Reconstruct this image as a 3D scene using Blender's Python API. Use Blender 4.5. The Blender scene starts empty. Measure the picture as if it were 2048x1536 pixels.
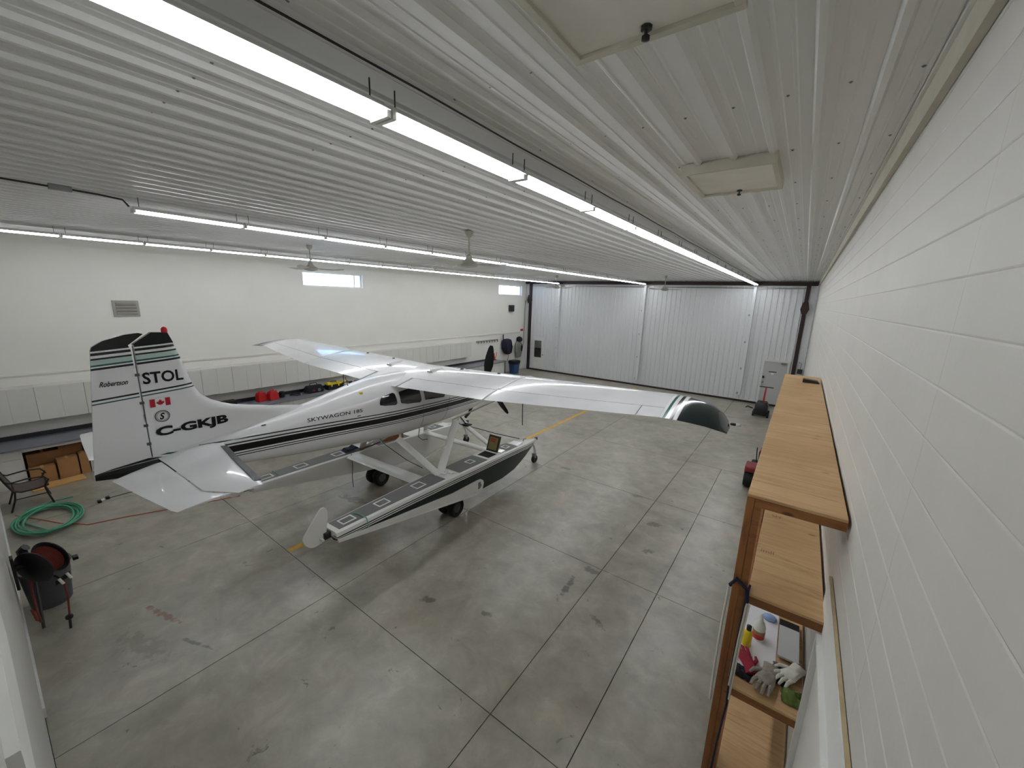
import bpy, bmesh, math, random
from mathutils import Matrix, Vector
random.seed(7)
S = bpy.context.scene
COL = S.collection
PI = math.pi

# ------------------------------------------------------------------ camera, world, exposure
cam_d = bpy.data.cameras.new('camera')
cam_d.sensor_fit = 'HORIZONTAL'; cam_d.sensor_width = 36.0
cam_d.lens = 793.55 / 2048 * 36.0
cam_d.clip_start = 0.02; cam_d.clip_end = 300
cam = bpy.data.objects.new('camera', cam_d); COL.objects.link(cam)
def cam_matrix(yaw, pitch, roll, pos):
    base = Matrix(((1, 0, 0), (0, 0, 1), (0, -1, 0)))
    Rz = Matrix.Rotation(yaw, 3, 'Z'); Rx = Matrix.Rotation(pitch, 3, 'X'); Ry = Matrix.Rotation(roll, 3, 'Y')
    R = Rz @ Rx @ Ry @ base
    c0, c1, c2 = R.col[0], -R.col[1], -R.col[2]
    M = Matrix((c0, c1, c2)).transposed().to_4x4()
    M.translation = pos
    return M
CAMZ = 4.55
cam.matrix_world = cam_matrix(math.radians(35.663), math.radians(-12.261), math.radians(-1.831), Vector((0, 0, CAMZ)))
S.camera = cam

w = bpy.data.worlds.new('sky'); S.world = w; w.use_nodes = True
wn = w.node_tree; bgn = wn.nodes['Background']
tc = wn.nodes.new('ShaderNodeTexCoord'); ns = wn.nodes.new('ShaderNodeTexNoise')
ns.inputs['Scale'].default_value = 5.0; ns.inputs['Detail'].default_value = 5.0
cr = wn.nodes.new('ShaderNodeValToRGB')
cr.color_ramp.elements[0].position = 0.42; cr.color_ramp.elements[0].color = (0.36, 0.58, 1.0, 1)
cr.color_ramp.elements[1].position = 0.62; cr.color_ramp.elements[1].color = (0.95, 0.97, 1.0, 1)
wn.links.new(tc.outputs['Generated'], ns.inputs['Vector'])
wn.links.new(ns.outputs['Fac'], cr.inputs['Fac']); wn.links.new(cr.outputs['Color'], bgn.inputs['Color'])
bgn.inputs['Strength'].default_value = 4.0

S.view_settings.view_transform = 'Standard'
S.view_settings.look = 'None'
S.view_settings.gamma = 1.0
S.view_settings.use_curve_mapping = False
S.view_settings.exposure = 0.27
TUBE = 27.0            # emission of the lamp tubes

# ------------------------------------------------------------------ helpers: materials
def srgb(r, g, b):
    f = lambda c: (c / 255 / 12.92) if c / 255 <= 0.04045 else ((c / 255 + 0.055) / 1.055) ** 2.4
    return (f(r), f(g), f(b), 1)
MATS = {}
def nodes_of(name):
    m = bpy.data.materials.new(name); m.use_nodes = True
    return m, m.node_tree, m.node_tree.nodes['Principled BSDF']
def mix_rgb(nt, fac, a, b):
    n = nt.nodes.new('ShaderNodeMix'); n.data_type = 'RGBA'
    for sock, v in ((n.inputs['Factor'], fac), (n.inputs[6], a), (n.inputs[7], b)):
        if hasattr(v, 'is_linked') or isinstance(v, bpy.types.NodeSocket): nt.links.new(v, sock)
        else: sock.default_value = v
    return n.outputs[2]
def math_n(nt, op, a, b=None, c=None):
    n = nt.nodes.new('ShaderNodeMath'); n.operation = op
    for i, v in enumerate((a, b, c)):
        if v is None: continue
        if isinstance(v, bpy.types.NodeSocket): nt.links.new(v, n.inputs[i])
        else: n.inputs[i].default_value = v
    return n.outputs[0]
def noise(nt, vec, scale, detail=3.0, rough=0.5, dist=0.0):
    n = nt.nodes.new('ShaderNodeTexNoise')
    n.inputs['Scale'].default_value = scale; n.inputs['Detail'].default_value = detail
    n.inputs['Roughness'].default_value = rough; n.inputs['Distortion'].default_value = dist
    nt.links.new(vec, n.inputs['Vector'])
    return n.outputs['Fac']
def ramp(nt, fac, stops, const=False):
    n = nt.nodes.new('ShaderNodeValToRGB'); r = n.color_ramp
    if const: r.interpolation = 'CONSTANT'
    while len(r.elements) < len(stops): r.elements.new(0.5)
    for e, (p, c) in zip(r.elements, stops):
        e.position = p; e.color = c if len(c) == 4 else (*c, 1)
    nt.links.new(fac, n.inputs['Fac'])
    return n.outputs['Color']
def objco(nt):
    return nt.nodes.new('ShaderNodeTexCoord').outputs['Object']
def worldpos(nt):
    return nt.nodes.new('ShaderNodeNewGeometry').outputs['Position']
def bump(nt, bsdf, height, strength=0.2, dist=0.01):
    b = nt.nodes.new('ShaderNodeBump'); b.inputs['Strength'].default_value = strength
    b.inputs['Distance'].default_value = dist
    nt.links.new(height, b.inputs['Height']); nt.links.new(b.outputs['Normal'], bsdf.inputs['Normal'])
def mat(name, col, rough=0.5, metal=0.0, var=0.06, scale=6.0, coat=0.0, spec=0.5, bmp=0.0):
    """plain surface with a little noise in its colour"""
    if name in MATS: return MATS[name]
    m, nt, b = nodes_of(name)
    f = noise(nt, worldpos(nt), scale, 4)
    lo = tuple(c * (1 - var) for c in col[:3]) + (1,); hi = tuple(min(1, c * (1 + var)) for c in col[:3]) + (1,)
    nt.links.new(ramp(nt, f, [(0.3, lo), (0.7, hi)]), b.inputs['Base Color'])
    b.inputs['Roughness'].default_value = rough; b.inputs['Metallic'].default_value = metal
    b.inputs['Specular IOR Level'].default_value = spec
    if coat: b.inputs['Coat Weight'].default_value = coat; b.inputs['Coat Roughness'].default_value = 0.06
    if bmp: bump(nt, b, noise(nt, worldpos(nt), scale * 8, 3), bmp, 0.004)
    MATS[name] = m
    return m
def emat(name, col, strength):
    m = bpy.data.materials.new(name); m.use_nodes = True; nt = m.node_tree
    nt.nodes.remove(nt.nodes['Principled BSDF'])
    e = nt.nodes.new('ShaderNodeEmission'); e.inputs['Color'].default_value = col; e.inputs['Strength'].default_value = strength
    nt.links.new(e.outputs[0], nt.nodes['Material Output'].inputs['Surface'])
    MATS[name] = m
    return m

# ------------------------------------------------------------------ helpers: meshes
class MB:
    def __init__(s): s.v = []; s.f = []; s.uv = None
    def add(s, vs, fs):
        o = len(s.v); s.v += [tuple(p) for p in vs]; s.f += [tuple(i + o for i in f) for f in fs]; return s
    def box(s, x0, x1, y0, y1, z0, z1):
        vs = [(x, y, z) for z in (z0, z1) for y in (y0, y1) for x in (x0, x1)]
        return s.add(vs, [(0, 2, 3, 1), (4, 5, 7, 6), (0, 1, 5, 4), (2, 6, 7, 3), (0, 4, 6, 2), (1, 3, 7, 5)])
    def obox(s, c, ax, ay, az, hx, hy, hz):
        c = Vector(c); ax = Vector(ax).normalized(); ay = Vector(ay).normalized(); az = Vector(az).normalized()
        vs = [c + ax * (x * hx) + ay * (y * hy) + az * (z * hz) for z in (-1, 1) for y in (-1, 1) for x in (-1, 1)]
        return s.add(vs, [(0, 2, 3, 1), (4, 5, 7, 6), (0, 1, 5, 4), (2, 6, 7, 3), (0, 4, 6, 2), (1, 3, 7, 5)])
    def tube(s, pts, r, n=8, caps=True):
        pts = [Vector(p) for p in pts]; rs = r if isinstance(r, (list, tuple)) else [r] * len(pts)
        up = None; vs = []; m = len(pts)
        for i, p in enumerate(pts):
            d = (pts[min(i + 1, m - 1)] - pts[max(i - 1, 0)])
            if d.length < 1e-9: d = Vector((0, 0, 1))
            d.normalize()
            if up is None:
                up = Vector((0, 0, 1)) if abs(d.z) < 0.9 else Vector((1, 0, 0))
            u = (up - d * up.dot(d))
            if u.length < 1e-6: u = Vector((1, 0, 0)) - d * d.x
            u.normalize(); up = u; q = d.cross(u)
            vs += [p + (u * math.cos(2 * PI * k / n) + q * math.sin(2 * PI * k / n)) * rs[i] for k in range(n)]
        fs = [(i * n + k, i * n + (k + 1) % n, (i + 1) * n + (k + 1) % n, (i + 1) * n + k) for i in range(m - 1) for k in range(n)]
        if caps: fs += [tuple(range(n))[::-1], tuple((m - 1) * n + k for k in range(n))]
        return s.add(vs, fs)
    def cyl(s, p, q, r, n=12, r2=None):
        return s.tube([p, q], [r, r if r2 is None else r2], n)
    def lathe(s, prof, origin, axis=(0, 0, 1), n=16):
        """prof: list of (radius, height along the axis)"""
        o = Vector(origin); d = Vector(axis).normalized()
        u = Vector((0, 0, 1)).cross(d) if abs(d.z) < 0.95 else Vector((1, 0, 0))
        u = (u - d * u.dot(d)).normalized(); q = d.cross(u); vs = []
        for r, h in prof:
            vs += [o + d * h + (u * math.cos(2 * PI * k / n) + q * math.sin(2 * PI * k / n)) * max(r, 1e-4) for k in range(n)]
        m = len(prof)
        fs = [(i * n + k, i * n + (k + 1) % n, (i + 1) * n + (k + 1) % n, (i + 1) * n + k) for i in range(m - 1) for k in range(n)]
        fs += [tuple(range(n))[::-1], tuple((m - 1) * n + k for k in range(n))]
        return s.add(vs, fs)
    def prism(s, poly, lo, hi, fn):
        """poly in 2d, fn(u, v, w) -> 3d point"""
        n = len(poly); vs = [fn(u, v, lo) for u, v in poly] + [fn(u, v, hi) for u, v in poly]
        fs = [tuple(range(n))[::-1], tuple(range(n, 2 * n))] + [(i, (i + 1) % n, n + (i + 1) % n, n + i) for i in range(n)]
        return s.add(vs, fs)
    def loft(s, secs, cap=True, closed=True):
        n = len(secs[0]); o = len(s.v)
        vs = [p for sec in secs for p in sec]
        k = n if closed else n - 1
        fs = [(i * n + j, i * n + (j + 1) % n, (i + 1) * n + (j + 1) % n, (i + 1) * n + j) for i in range(len(secs) - 1) for j in range(k)]
        if cap and closed: fs += [tuple(range(n))[::-1], tuple((len(secs) - 1) * n + j for j in range(n))]
        return s.add(vs, fs)
    def mesh(s, name, smooth=False, bevel=0.0):
        me = bpy.data.meshes.new(name); me.from_pydata(s.v, [], s.f)
        bm = bmesh.new(); bm.from_mesh(me)
        bmesh.ops.recalc_face_normals(bm, faces=bm.faces)
        if bevel:
            es = [e for e in bm.edges if len(e.link_faces) == 2 and e.calc_face_angle(0) > 0.6]
            bmesh.ops.bevel(bm, geom=es, offset=bevel, segments=2, affect='EDGES', profile=0.6)
        bm.to_mesh(me); bm.free()
        if s.uv is not None and not bevel:
            lay = me.uv_layers.new(name='paint')
            for l in me.loops: lay.data[l.index].uv = s.uv[l.vertex_index]
        if smooth:
            me.shade_smooth() if hasattr(me, 'shade_smooth') else None
            try: me.set_sharp_from_angle(angle=math.radians(38))
            except Exception: pass
        me.update()
        return me
    def build(s, name, m, parent=None, smooth=False, bevel=0.0, loc=None, rot=None):
        return link(name, s.mesh(name, smooth, bevel), m, parent, loc, rot)
def link(name, me, m=None, parent=None, loc=None, rot=None):
    o = bpy.data.objects.new(name, me); COL.objects.link(o)
    if m is not None and me is not None:
        me.materials.clear(); me.materials.append(MATS[m] if isinstance(m, str) else m)
    if parent: o.parent = parent
    if loc is not None: o.location = loc
    if rot is not None: o.rotation_euler = rot
    return o
def tag(o, label, cat, group=None):
    o['label'] = label; o['category'] = cat
    if group: o['group'] = group
    return o
def thing(name, label, cat, loc=(0, 0, 0), rz=0.0, group=None):
    o = bpy.data.objects.new(name, None); COL.objects.link(o); o.empty_display_size = 0.1
    o.location = loc; o.rotation_euler = (0, 0, rz)
    return tag(o, label, cat, group)
def struct(o): o['kind'] = 'structure'; return o
def dup(root, loc=None, rz=None, label=None, group=None):
    r = root.copy(); COL.objects.link(r)
    if loc is not None: r.location = loc
    if rz is not None: r.rotation_euler = (0, 0, rz)
    if label: r['label'] = label
    if group: r['group'] = group
    for ch in list(root.children):
        c = ch.copy(); COL.objects.link(c); c.parent = r
        for g in list(ch.children):
            d = g.copy(); COL.objects.link(d); d.parent = c
    return r
ORD = ['first', 'second', 'third', 'fourth', 'fifth', 'sixth', 'seventh', 'eighth', 'ninth', 'tenth', 'eleventh', 'twelfth',
       'thirteenth', 'fourteenth', 'fifteenth', 'sixteenth', 'seventeenth', 'eighteenth', 'nineteenth', 'twentieth', 'twenty-first', 'twenty-second']
def rounded(poly, r, n=4):
    out = []; N = len(poly)
    for i in range(N):
        p0, p, p1 = (Vector(poly[(i - 1) % N]), Vector(poly[i]), Vector(poly[(i + 1) % N]))
        a = (p0 - p); b = (p1 - p); rr = min(r, a.length * 0.48, b.length * 0.48)
        A = p + a.normalized() * rr; Bq = p + b.normalized() * rr
        for k in range(n + 1):
            t = k / n
            out.append(tuple((A * (1 - t) + p * t) * (1 - t) + (p * (1 - t) + Bq * t) * t))
    return out
def patch(poly, fn, rows=8, cols=6):
    """a curved sheet: polygon in (u,v) mapped through fn(u,v)"""
    vs_ = [p[1] for p in poly]; lo, hi = min(vs_), max(vs_); mb = MB(); N = len(poly)
    grid = []
    for r in range(rows + 1):
        v = lo + (hi - lo) * (0.002 + 0.996 * r / rows); xs = []
        for i in range(N):
            (u0, v0), (u1, v1) = poly[i], poly[(i + 1) % N]
            if (v0 - v) * (v1 - v) <= 0 and v0 != v1: xs.append(u0 + (u1 - u0) * (v - v0) / (v1 - v0))
        a, b = (min(xs), max(xs)) if xs else (0, 0)
        grid.append([fn(a + (b - a) * c / cols, v) for c in range(cols + 1)])
    n = cols + 1
    mb.add([p for g in grid for p in g], [(r * n + c, r * n + c + 1, (r + 1) * n + c + 1, (r + 1) * n + c) for r in range(rows) for c in range(cols)])
    return mb
def text_mesh(body, size, shear=0.0, bold=0.0, spacing=1.0):
    cu = bpy.data.curves.new('lettering', 'FONT'); cu.body = body; cu.size = size; cu.shear = shear
    cu.offset = bold; cu.space_character = spacing; cu.resolution_u = 3
    ob = bpy.data.objects.new('lettering', cu); COL.objects.link(ob)
    dg = bpy.context.evaluated_depsgraph_get(); me = bpy.data.meshes.new_from_object(ob.evaluated_get(dg))
    vs = [tuple(v.co[:2]) for v in me.vertices]; fs = [tuple(p.vertices) for p in me.polygons]
    bpy.data.objects.remove(ob); bpy.data.curves.remove(cu); bpy.data.meshes.remove(me)
    return vs, fs
def lettering(body, width, fn, m, parent, shear=0.0, bold=0.0, height=None, spacing=1.0, name='lettering'):
    """text scaled to a width (and height), laid on a surface by fn(u, v)"""
    vs, fs = text_mesh(body, 1.0, shear, bold, spacing)
    x0 = min(v[0] for v in vs); x1 = max(v[0] for v in vs); y0 = min(v[1] for v in vs); y1 = max(v[1] for v in vs)
    kx = width / (x1 - x0); ky = kx if height is None else height / (y1 - y0)
    mb = MB(); mb.add([fn((v[0] - x0) * kx, (v[1] - y0) * ky) for v in vs], fs)
    return mb.build(name, m, parent)

# ------------------------------------------------------------------ materials of the place
XL, XR, YN, YB, ZC = -14.6, 0.35, -0.12, 21.62, 5.64
def concrete():
    m, nt, b = nodes_of('concrete'); P = worldpos(nt)
    n1 = noise(nt, P, 0.55, 6, 0.6, 0.6); n2 = noise(nt, P, 2.6, 6, 0.65, 0.4); n3 = noise(nt, P, 14, 4, 0.6)
    c = ramp(nt, n1, [(0.30, srgb(122, 117, 104)), (0.5, srgb(154, 149, 134)), (0.72, srgb(180, 176, 166))])
    c2 = ramp(nt, n2, [(0.3, srgb(116, 113, 104)), (0.55, srgb(156, 151, 137)), (0.75, srgb(188, 184, 174))])
    c = mix_rgb(nt, 0.55, c, c2)
    c = mix_rgb(nt, math_n(nt, 'MULTIPLY', ramp(nt, noise(nt, P, 1.1, 3, 0.5), [(0.56, (0, 0, 0)), (0.72, (1, 1, 1))]), 0.35), c, srgb(166, 144, 126))
    spots = ramp(nt, noise(nt, P, 4.2, 5, 0.62, 0.8), [(0.665, (0, 0, 0)), (0.71, (1, 1, 1))])
    c = mix_rgb(nt, math_n(nt, 'MULTIPLY', spots, 0.65), c, srgb(66, 62, 54))
    fleck = ramp(nt, noise(nt, P, 38, 2, 0.5), [(0.76, (0, 0, 0)), (0.80, (1, 1, 1))])
    c = mix_rgb(nt, math_n(nt, 'MULTIPLY', fleck, 0.5), c, srgb(205, 203, 196))
    # a few stains with a shape and place of their own: (x, y, half length, half width, angle, colour, strength)
    dx = noise(nt, P, 9, 4, 0.6)
    sep = nt.nodes.new('ShaderNodeSeparateXYZ'); nt.links.new(P, sep.inputs[0])
    stains = [(-6.75, 1.05, 0.42, 0.05, 0.25, srgb(120, 66, 38), 0.75), (-6.3, 0.75, 0.5, 0.16, 0.3, srgb(112, 94, 80), 0.5),
              (-5.85, 1.15, 0.3, 0.03, 0.35, srgb(60, 58, 54), 0.7), (-2.45, 5.15, 0.06, 0.3, 0.1, srgb(58, 57, 54), 0.75),
              (-2.3, 5.75, 0.16, 0.1, 0.1, srgb(70, 68, 62), 0.6), (-1.75, 4.75, 0.14, 0.06, -0.4, srgb(58, 56, 50), 0.7),
              (-3.1, 3.9, 0.1, 0.05, 0.3, srgb(52, 48, 40), 0.6), (-4.0, 3.55, 0.12, 0.08, 0.5, srgb(56, 52, 44), 0.7),
              (-7.6, 4.6, 0.5, 0.12, 0.2, srgb(66, 62, 52), 0.55), (-3.6, 10.6, 0.35, 0.12, 0.6, srgb(140, 122, 62), 0.5),
              (-1.9, 7.9, 0.16, 0.1, 0.4, srgb(74, 70, 62), 0.6), (-2.6, 8.9, 0.15, 0.07, 0.1, srgb(76, 72, 64), 0.6),
              (-4.7, 9.2, 0.2, 0.07, 0.1, srgb(62, 60, 56), 0.6), (-1.7, 6.9, 0.12, 0.1, 0, srgb(84, 80, 70), 0.6)]
    for (x, y, l, wd, an, col, st) in stains:
        ca, sa = math.cos(an), math.sin(an)
        px = math_n(nt, 'SUBTRACT', sep.outputs['X'], x); py = math_n(nt, 'SUBTRACT', sep.outputs['Y'], y)
        u = math_n(nt, 'DIVIDE', math_n(nt, 'ADD', math_n(nt, 'MULTIPLY', px, ca), math_n(nt, 'MULTIPLY', py, sa)), l)
        v = math_n(nt, 'DIVIDE', math_n(nt, 'SUBTRACT', math_n(nt, 'MULTIPLY', py, ca), math_n(nt, 'MULTIPLY', px, sa)), wd)
        d = math_n(nt, 'ADD', math_n(nt, 'MULTIPLY', u, u), math_n(nt, 'MULTIPLY', v, v))
        d = math_n(nt, 'ADD', d, math_n(nt, 'MULTIPLY', math_n(nt, 'SUBTRACT', dx, 0.5), 5.0))
        f = math_n(nt, 'MULTIPLY', ramp(nt, d, [(0.25, (1, 1, 1)), (0.95, (0, 0, 0))]), st)
        c = mix_rgb(nt, f, c, col)
    nt.links.new(c, b.inputs['Base Color'])
    nt.links.new(ramp(nt, noise(nt, P, 0.9, 2, 0.5), [(0.3, (0.285,) * 3), (0.7, (0.38,) * 3)]), b.inputs['Roughness'])
    b.inputs['Specular IOR Level'].default_value = 0.9
    bump(nt, b, noise(nt, P, 1.6, 2, 0.45), 0.05, 0.02)
    MATS['concrete'] = m
concrete()
def wood(name, light, dark, knot, axis='Y', rough=0.55, knots=0.8):
    m, nt, b = nodes_of(name); P = worldpos(nt)
    mp = nt.nodes.new('ShaderNodeMapping'); sc = {'Y': (9, 0.9, 9), 'Z': (9, 9, 0.9), 'X': (0.9, 9, 9)}[axis]
    mp.inputs['Scale'].default_value = sc; nt.links.new(P, mp.inputs['Vector']); V = mp.outputs[0]
    g = noise(nt, V, 2.2, 6, 0.6, 1.2)
    c = ramp(nt, g, [(0.3, dark), (0.52, light), (0.75, tuple(min(1, x * 1.12) for x in light[:3]) + (1,))])
    big = noise(nt, P, 1.3, 3, 0.5)
    c = mix_rgb(nt, math_n(nt, 'MULTIPLY', ramp(nt, big, [(0.42, (0, 0, 0)), (0.66, (1, 1, 1))]), 0.65), c, dark)
    vo = nt.nodes.new('ShaderNodeTexVoronoi'); vo.inputs['Scale'].default_value = 1.0
    mp2 = nt.nodes.new('ShaderNodeMapping'); mp2.inputs['Scale'].default_value = {'Y': (7, 3.2, 7), 'Z': (7, 7, 3.2), 'X': (3.2, 7, 7)}[axis]
    nt.links.new(P, mp2.inputs['Vector']); nt.links.new(mp2.outputs[0], vo.inputs['Vector'])
    k = ramp(nt, vo.outputs['Distance'], [(0.05, (1, 1, 1)), (0.11, (0, 0, 0))])
    c = mix_rgb(nt, math_n(nt, 'MULTIPLY', k, knots), c, knot)
    oi = nt.nodes.new('ShaderNodeObjectInfo').outputs['Random']
    c = mix_rgb(nt, math_n(nt, 'MULTIPLY', oi, 0.38), c, dark)
    nt.links.new(c, b.inputs['Base Color']); b.inputs['Roughness'].default_value = rough
    bump(nt, b, g, 0.1, 0.003)
    MATS[name] = m
wood('plywood', srgb(208, 174, 128), srgb(176, 138, 92), srgb(104, 70, 42), 'X')
wood('stained_lumber', srgb(160, 104, 54), srgb(112, 64, 28), srgb(58, 30, 12), 'Z', 0.6)
wood('stained_edge', srgb(150, 98, 50), srgb(112, 66, 30), srgb(60, 32, 14), 'X', 0.6)
wood('pine_board', srgb(205, 160, 92), srgb(180, 130, 66), srgb(120, 80, 40), 'Y', 0.6)
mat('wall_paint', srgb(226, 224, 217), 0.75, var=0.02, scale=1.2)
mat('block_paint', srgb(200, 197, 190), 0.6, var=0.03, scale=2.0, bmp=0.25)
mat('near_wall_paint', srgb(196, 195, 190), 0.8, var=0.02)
mat('ceiling_metal', srgb(222, 222, 219), 0.3, var=0.02, scale=1.0)
mat('door_metal', srgb(222, 224, 226), 0.42, var=0.02, scale=1.0)
mat('trim_white', srgb(226, 226, 222), 0.55, var=0.03)
mat('trim_beige', srgb(196, 192, 176), 0.6, var=0.05)
mat('brown_steel', srgb(44, 24, 18), 0.5, var=0.2)
mat('black_rubber', srgb(16, 16, 17), 0.7, var=0.2)
mat('black_plastic', srgb(20, 20, 22), 0.42, var=0.15)
mat('dark_gap', srgb(14, 13, 12), 0.9, var=0.1)
mat('grey_laminate', srgb(122, 124, 132), 0.4, var=0.04)
mat('dark_laminate', srgb(48, 50, 58), 0.5, var=0.08)
mat('cabinet_white', srgb(214, 212, 206), 0.5, var=0.015)
mat('grey_door', srgb(186, 187, 186), 0.5, var=0.02)
mat('yellow_line', srgb(214, 166, 52), 0.55, var=0.12, scale=9)
mat('grey_metal', srgb(140, 140, 138), 0.4, 0.7, var=0.06)
mat('dark_metal', srgb(60, 58, 56), 0.45, 0.5, var=0.12)
mat('dull_vent', srgb(160, 158, 150), 0.6, var=0.05)
mat('vent_slot', srgb(92, 88, 78), 0.7, var=0.05)
mat('red_plastic', srgb(190, 32, 34), 0.38, var=0.1)
mat('dark_red', srgb(128, 26, 36), 0.45, var=0.15)
mat('rust_hose', srgb(122, 46, 36), 0.55, var=0.15)
mat('orange_hose', srgb(196, 92, 60), 0.55, var=0.1)
mat('green_hose', srgb(86, 164, 130), 0.45, var=0.15)
mat('cardboard', srgb(170, 124, 78), 0.8, var=0.08)
mat('cardboard_dark', srgb(140, 98, 60), 0.85, var=0.1)
mat('cardboard_light', srgb(206, 160, 96), 0.8, var=0.06)
mat('yellow_plastic', srgb(222, 200, 40), 0.45, var=0.08)
mat('blue_plastic', srgb(46, 74, 118), 0.5, var=0.1)
mat('navy_cloth', srgb(26, 26, 52), 0.85, var=0.25, scale=30)
mat('grey_cloth', srgb(122, 126, 114), 0.9, var=0.12, scale=30)
mat('grey_plastic', srgb(84, 84, 88), 0.55, var=0.08)
mat('chair_fabric', srgb(92, 80, 76), 0.9, var=0.1, scale=60)
mat('chair_frame', srgb(28, 24, 22), 0.45, var=0.1)
mat('white_plastic', srgb(232, 232, 228), 0.4, var=0.02)
mat('fan_white', srgb(206, 205, 196), 0.5, var=0.03)
mat('fan_motor', srgb(170, 168, 154), 0.5, var=0.05)
mat('paper', srgb(234, 233, 236), 0.6, var=0.02)
mat('glove_red', srgb(140, 24, 46), 0.85, var=0.2, scale=30)
mat('glove_grey', srgb(146, 138, 126), 0.9, var=0.25, scale=30)
mat('glove_white', srgb(212, 210, 200), 0.9, var=0.1, scale=30)
mat('glove_green', srgb(110, 128, 64), 0.9, var=0.2, scale=30)
mat('cloth_black', srgb(28, 28, 34), 0.9, var=0.2, scale=30)
mat('brass', srgb(150, 116, 60), 0.35, 0.8, var=0.1)
mat('cloudy_plastic', srgb(150, 176, 220), 0.2, var=0.2)
emat('tube_glow', (0.93, 0.96, 1.0, 1), TUBE)
def glassy():
    m = bpy.data.materials.new('window_glass'); m.use_nodes = True; nt = m.node_tree
    nt.nodes.remove(nt.nodes['Principled BSDF'])
    t = nt.nodes.new('ShaderNodeBsdfTransparent'); t.inputs[0].default_value = (0.92, 0.96, 0.97, 1)
    g = nt.nodes.new('ShaderNodeBsdfGlossy'); g.inputs['Roughness'].default_value = 0.03
    mx = nt.nodes.new('ShaderNodeMixShader'); mx.inputs[0].default_value = 0.06
    nt.links.new(t.outputs[0], mx.inputs[1]); nt.links.new(g.outputs[0], mx.inputs[2])
    nt.links.new(mx.outputs[0], nt.nodes['Material Output'].inputs['Surface'])
    MATS['window_glass'] = m
glassy()

# ------------------------------------------------------------------ the room
# floor: a bed with the cast slabs on it
fl = struct(MB().box(XL - 0.3, XR + 0.3, YN - 0.3, YB + 0.3, -0.25, -0.058).build('floor', 'dark_gap'))
xs = [XL, -11.5, -8.39, -5.28, -2.17, XR]; ys = [YN, 2.81, 5.87, 8.95, 12.0, 15.07, 18.14, YB + 0.3]
cells = []
for i in range(5):
    for j in range(7):
        if i == 4 and 1 <= j <= 3: cells += [(xs[4], -1.24, ys[j], ys[j + 1]), (-1.24, xs[5], ys[j], ys[j + 1])]
        else: cells.append((xs[i], xs[i + 1], ys[j], ys[j + 1]))
for (a, b, c, d) in cells:
    g = 0.005
    MB().box(a + g, b - g, c + g, d - g, -0.06, 0.0).build('slab', 'concrete', fl)
# the painted line down the middle
tag(MB().box(-6.89, -6.77, 2.84, 20.9, 0.0, 0.0012).build('floor_line', 'yellow_line'), 'straight yellow line painted along the middle of the floor', 'floor marking')

# ceiling: ribbed white metal sheets under a deck
ce = struct(MB().box(XL - 0.2, XR + 0.2, YN - 0.2, YB + 0.2, ZC + 0.02, ZC + 0.2).build('ceiling', 'dark_gap'))
def rib_profile(width, pitch, h, rise):
    """list of (u, w): across the sheet and out of the sheet"""
    pts = [(0, 0)]; n = int(round(width / pitch)); p = pitch
    for k in range(n):
        o = k * p
        pts += [(o + 0.004, rise), (o + 0.018, h), (o + 0.046, h), (o + 0.062, rise)] if k or True else []
        for mn in (0.115, 0.185):
            if mn < p - 0.02: pts += [(o + mn - 0.012, 0.0), (o + mn - 0.005, 0.004), (o + mn + 0.005, 0.004), (o + mn + 0.012, 0.0)]
    pts.append((width, 0))
    return pts
RP = rib_profile(1.0, 0.25, 0.026, 0.0)
def sheet_mesh(name, fn, l0, l1, prof=RP):
    vs = [fn(u, wv, l) for l in (l0, l1) for u, wv in prof]; n = len(prof)
    mb = MB(); mb.add(vs, [(k, k + 1, n + k + 1, n + k) for k in range(n - 1)])
    return mb.mesh(name)
nsh = 15; me = sheet_mesh('ceiling_sheet', lambda u, wv, l: (u, l, -wv), YN, YB)
for k in range(nsh):
    link('ceiling_sheet', me, 'ceiling_metal', ce, (XL - 0.04 + k * 1.0, 0, ZC))
# screws: too many and too small to pick apart
sb = MB(); yy = 0.93
while yy < YB:
    for k in range(60):
        x = 0.27 - k * 0.257
        if x < -14.3: continue
        if x < -4 and yy > 9: continue
        sb.lathe([(0.009, 0.0), (0.009, -0.002), (0.005, -0.003), (0.005, -0.006)], (x, yy, ZC), (0, 0, 1), 6)
    yy += 0.915
o = sb.build('screw', 'grey_metal', ce); o['kind'] = 'stuff'

# left wall with its two high windows
def wall_with_holes(holes):
    mb = MB(); x0, x1 = XL - 0.25, XL; zt = ZC + 0.1; y0, y1 = YN - 0.2, YB + 0.25
    cur = y0
    for (a, b, c, d) in holes:
        mb.box(x0, x1, cur, a, -0.1, zt); mb.box(x0, x1, a, b, -0.1, c); mb.box(x0, x1, a, b, d, zt); cur = b
    mb.box(x0, x1, cur, y1, -0.1, zt)
    return mb
WIN = [(7.4, 9.8, 4.72, 5.26), (18.74, 21.1, 4.69, 5.29)]
wl = struct(wall_with_holes(WIN).build('wall_left', 'wall_paint'))
MB().box(XL, XL + 0.035, YN, YB - 0.3, 2.41, 2.455).build('ledge', 'wall_paint', wl)
for k, (a, b, c, d) in enumerate(WIN):
    fr = MB(); t = 0.05; x0, x1 = XL - 0.2, XL - 0.12
    fr.box(x0, x1, a, b, c, c + t); fr.box(x0, x1, a, b, d - t, d); fr.box(x0, x1, a, a + t, c + t, d - t); fr.box(x0, x1, b - t, b, c + t, d - t)
    fr.box(x0, x1, b - 0.32, b - 0.28, c + t, d - t)
    wf = struct(fr.build('window_%d' % (k + 1), 'trim_white'))
    MB().box(XL - 0.17, XL - 0.165, a + t, b - 0.32, c + t, d - t).build('pane', 'window_glass', wf)
    MB().box(XL - 0.17, XL - 0.165, b - 0.28, b - t, c + t, d - t).build('pane', 'window_glass', wf)

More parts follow.
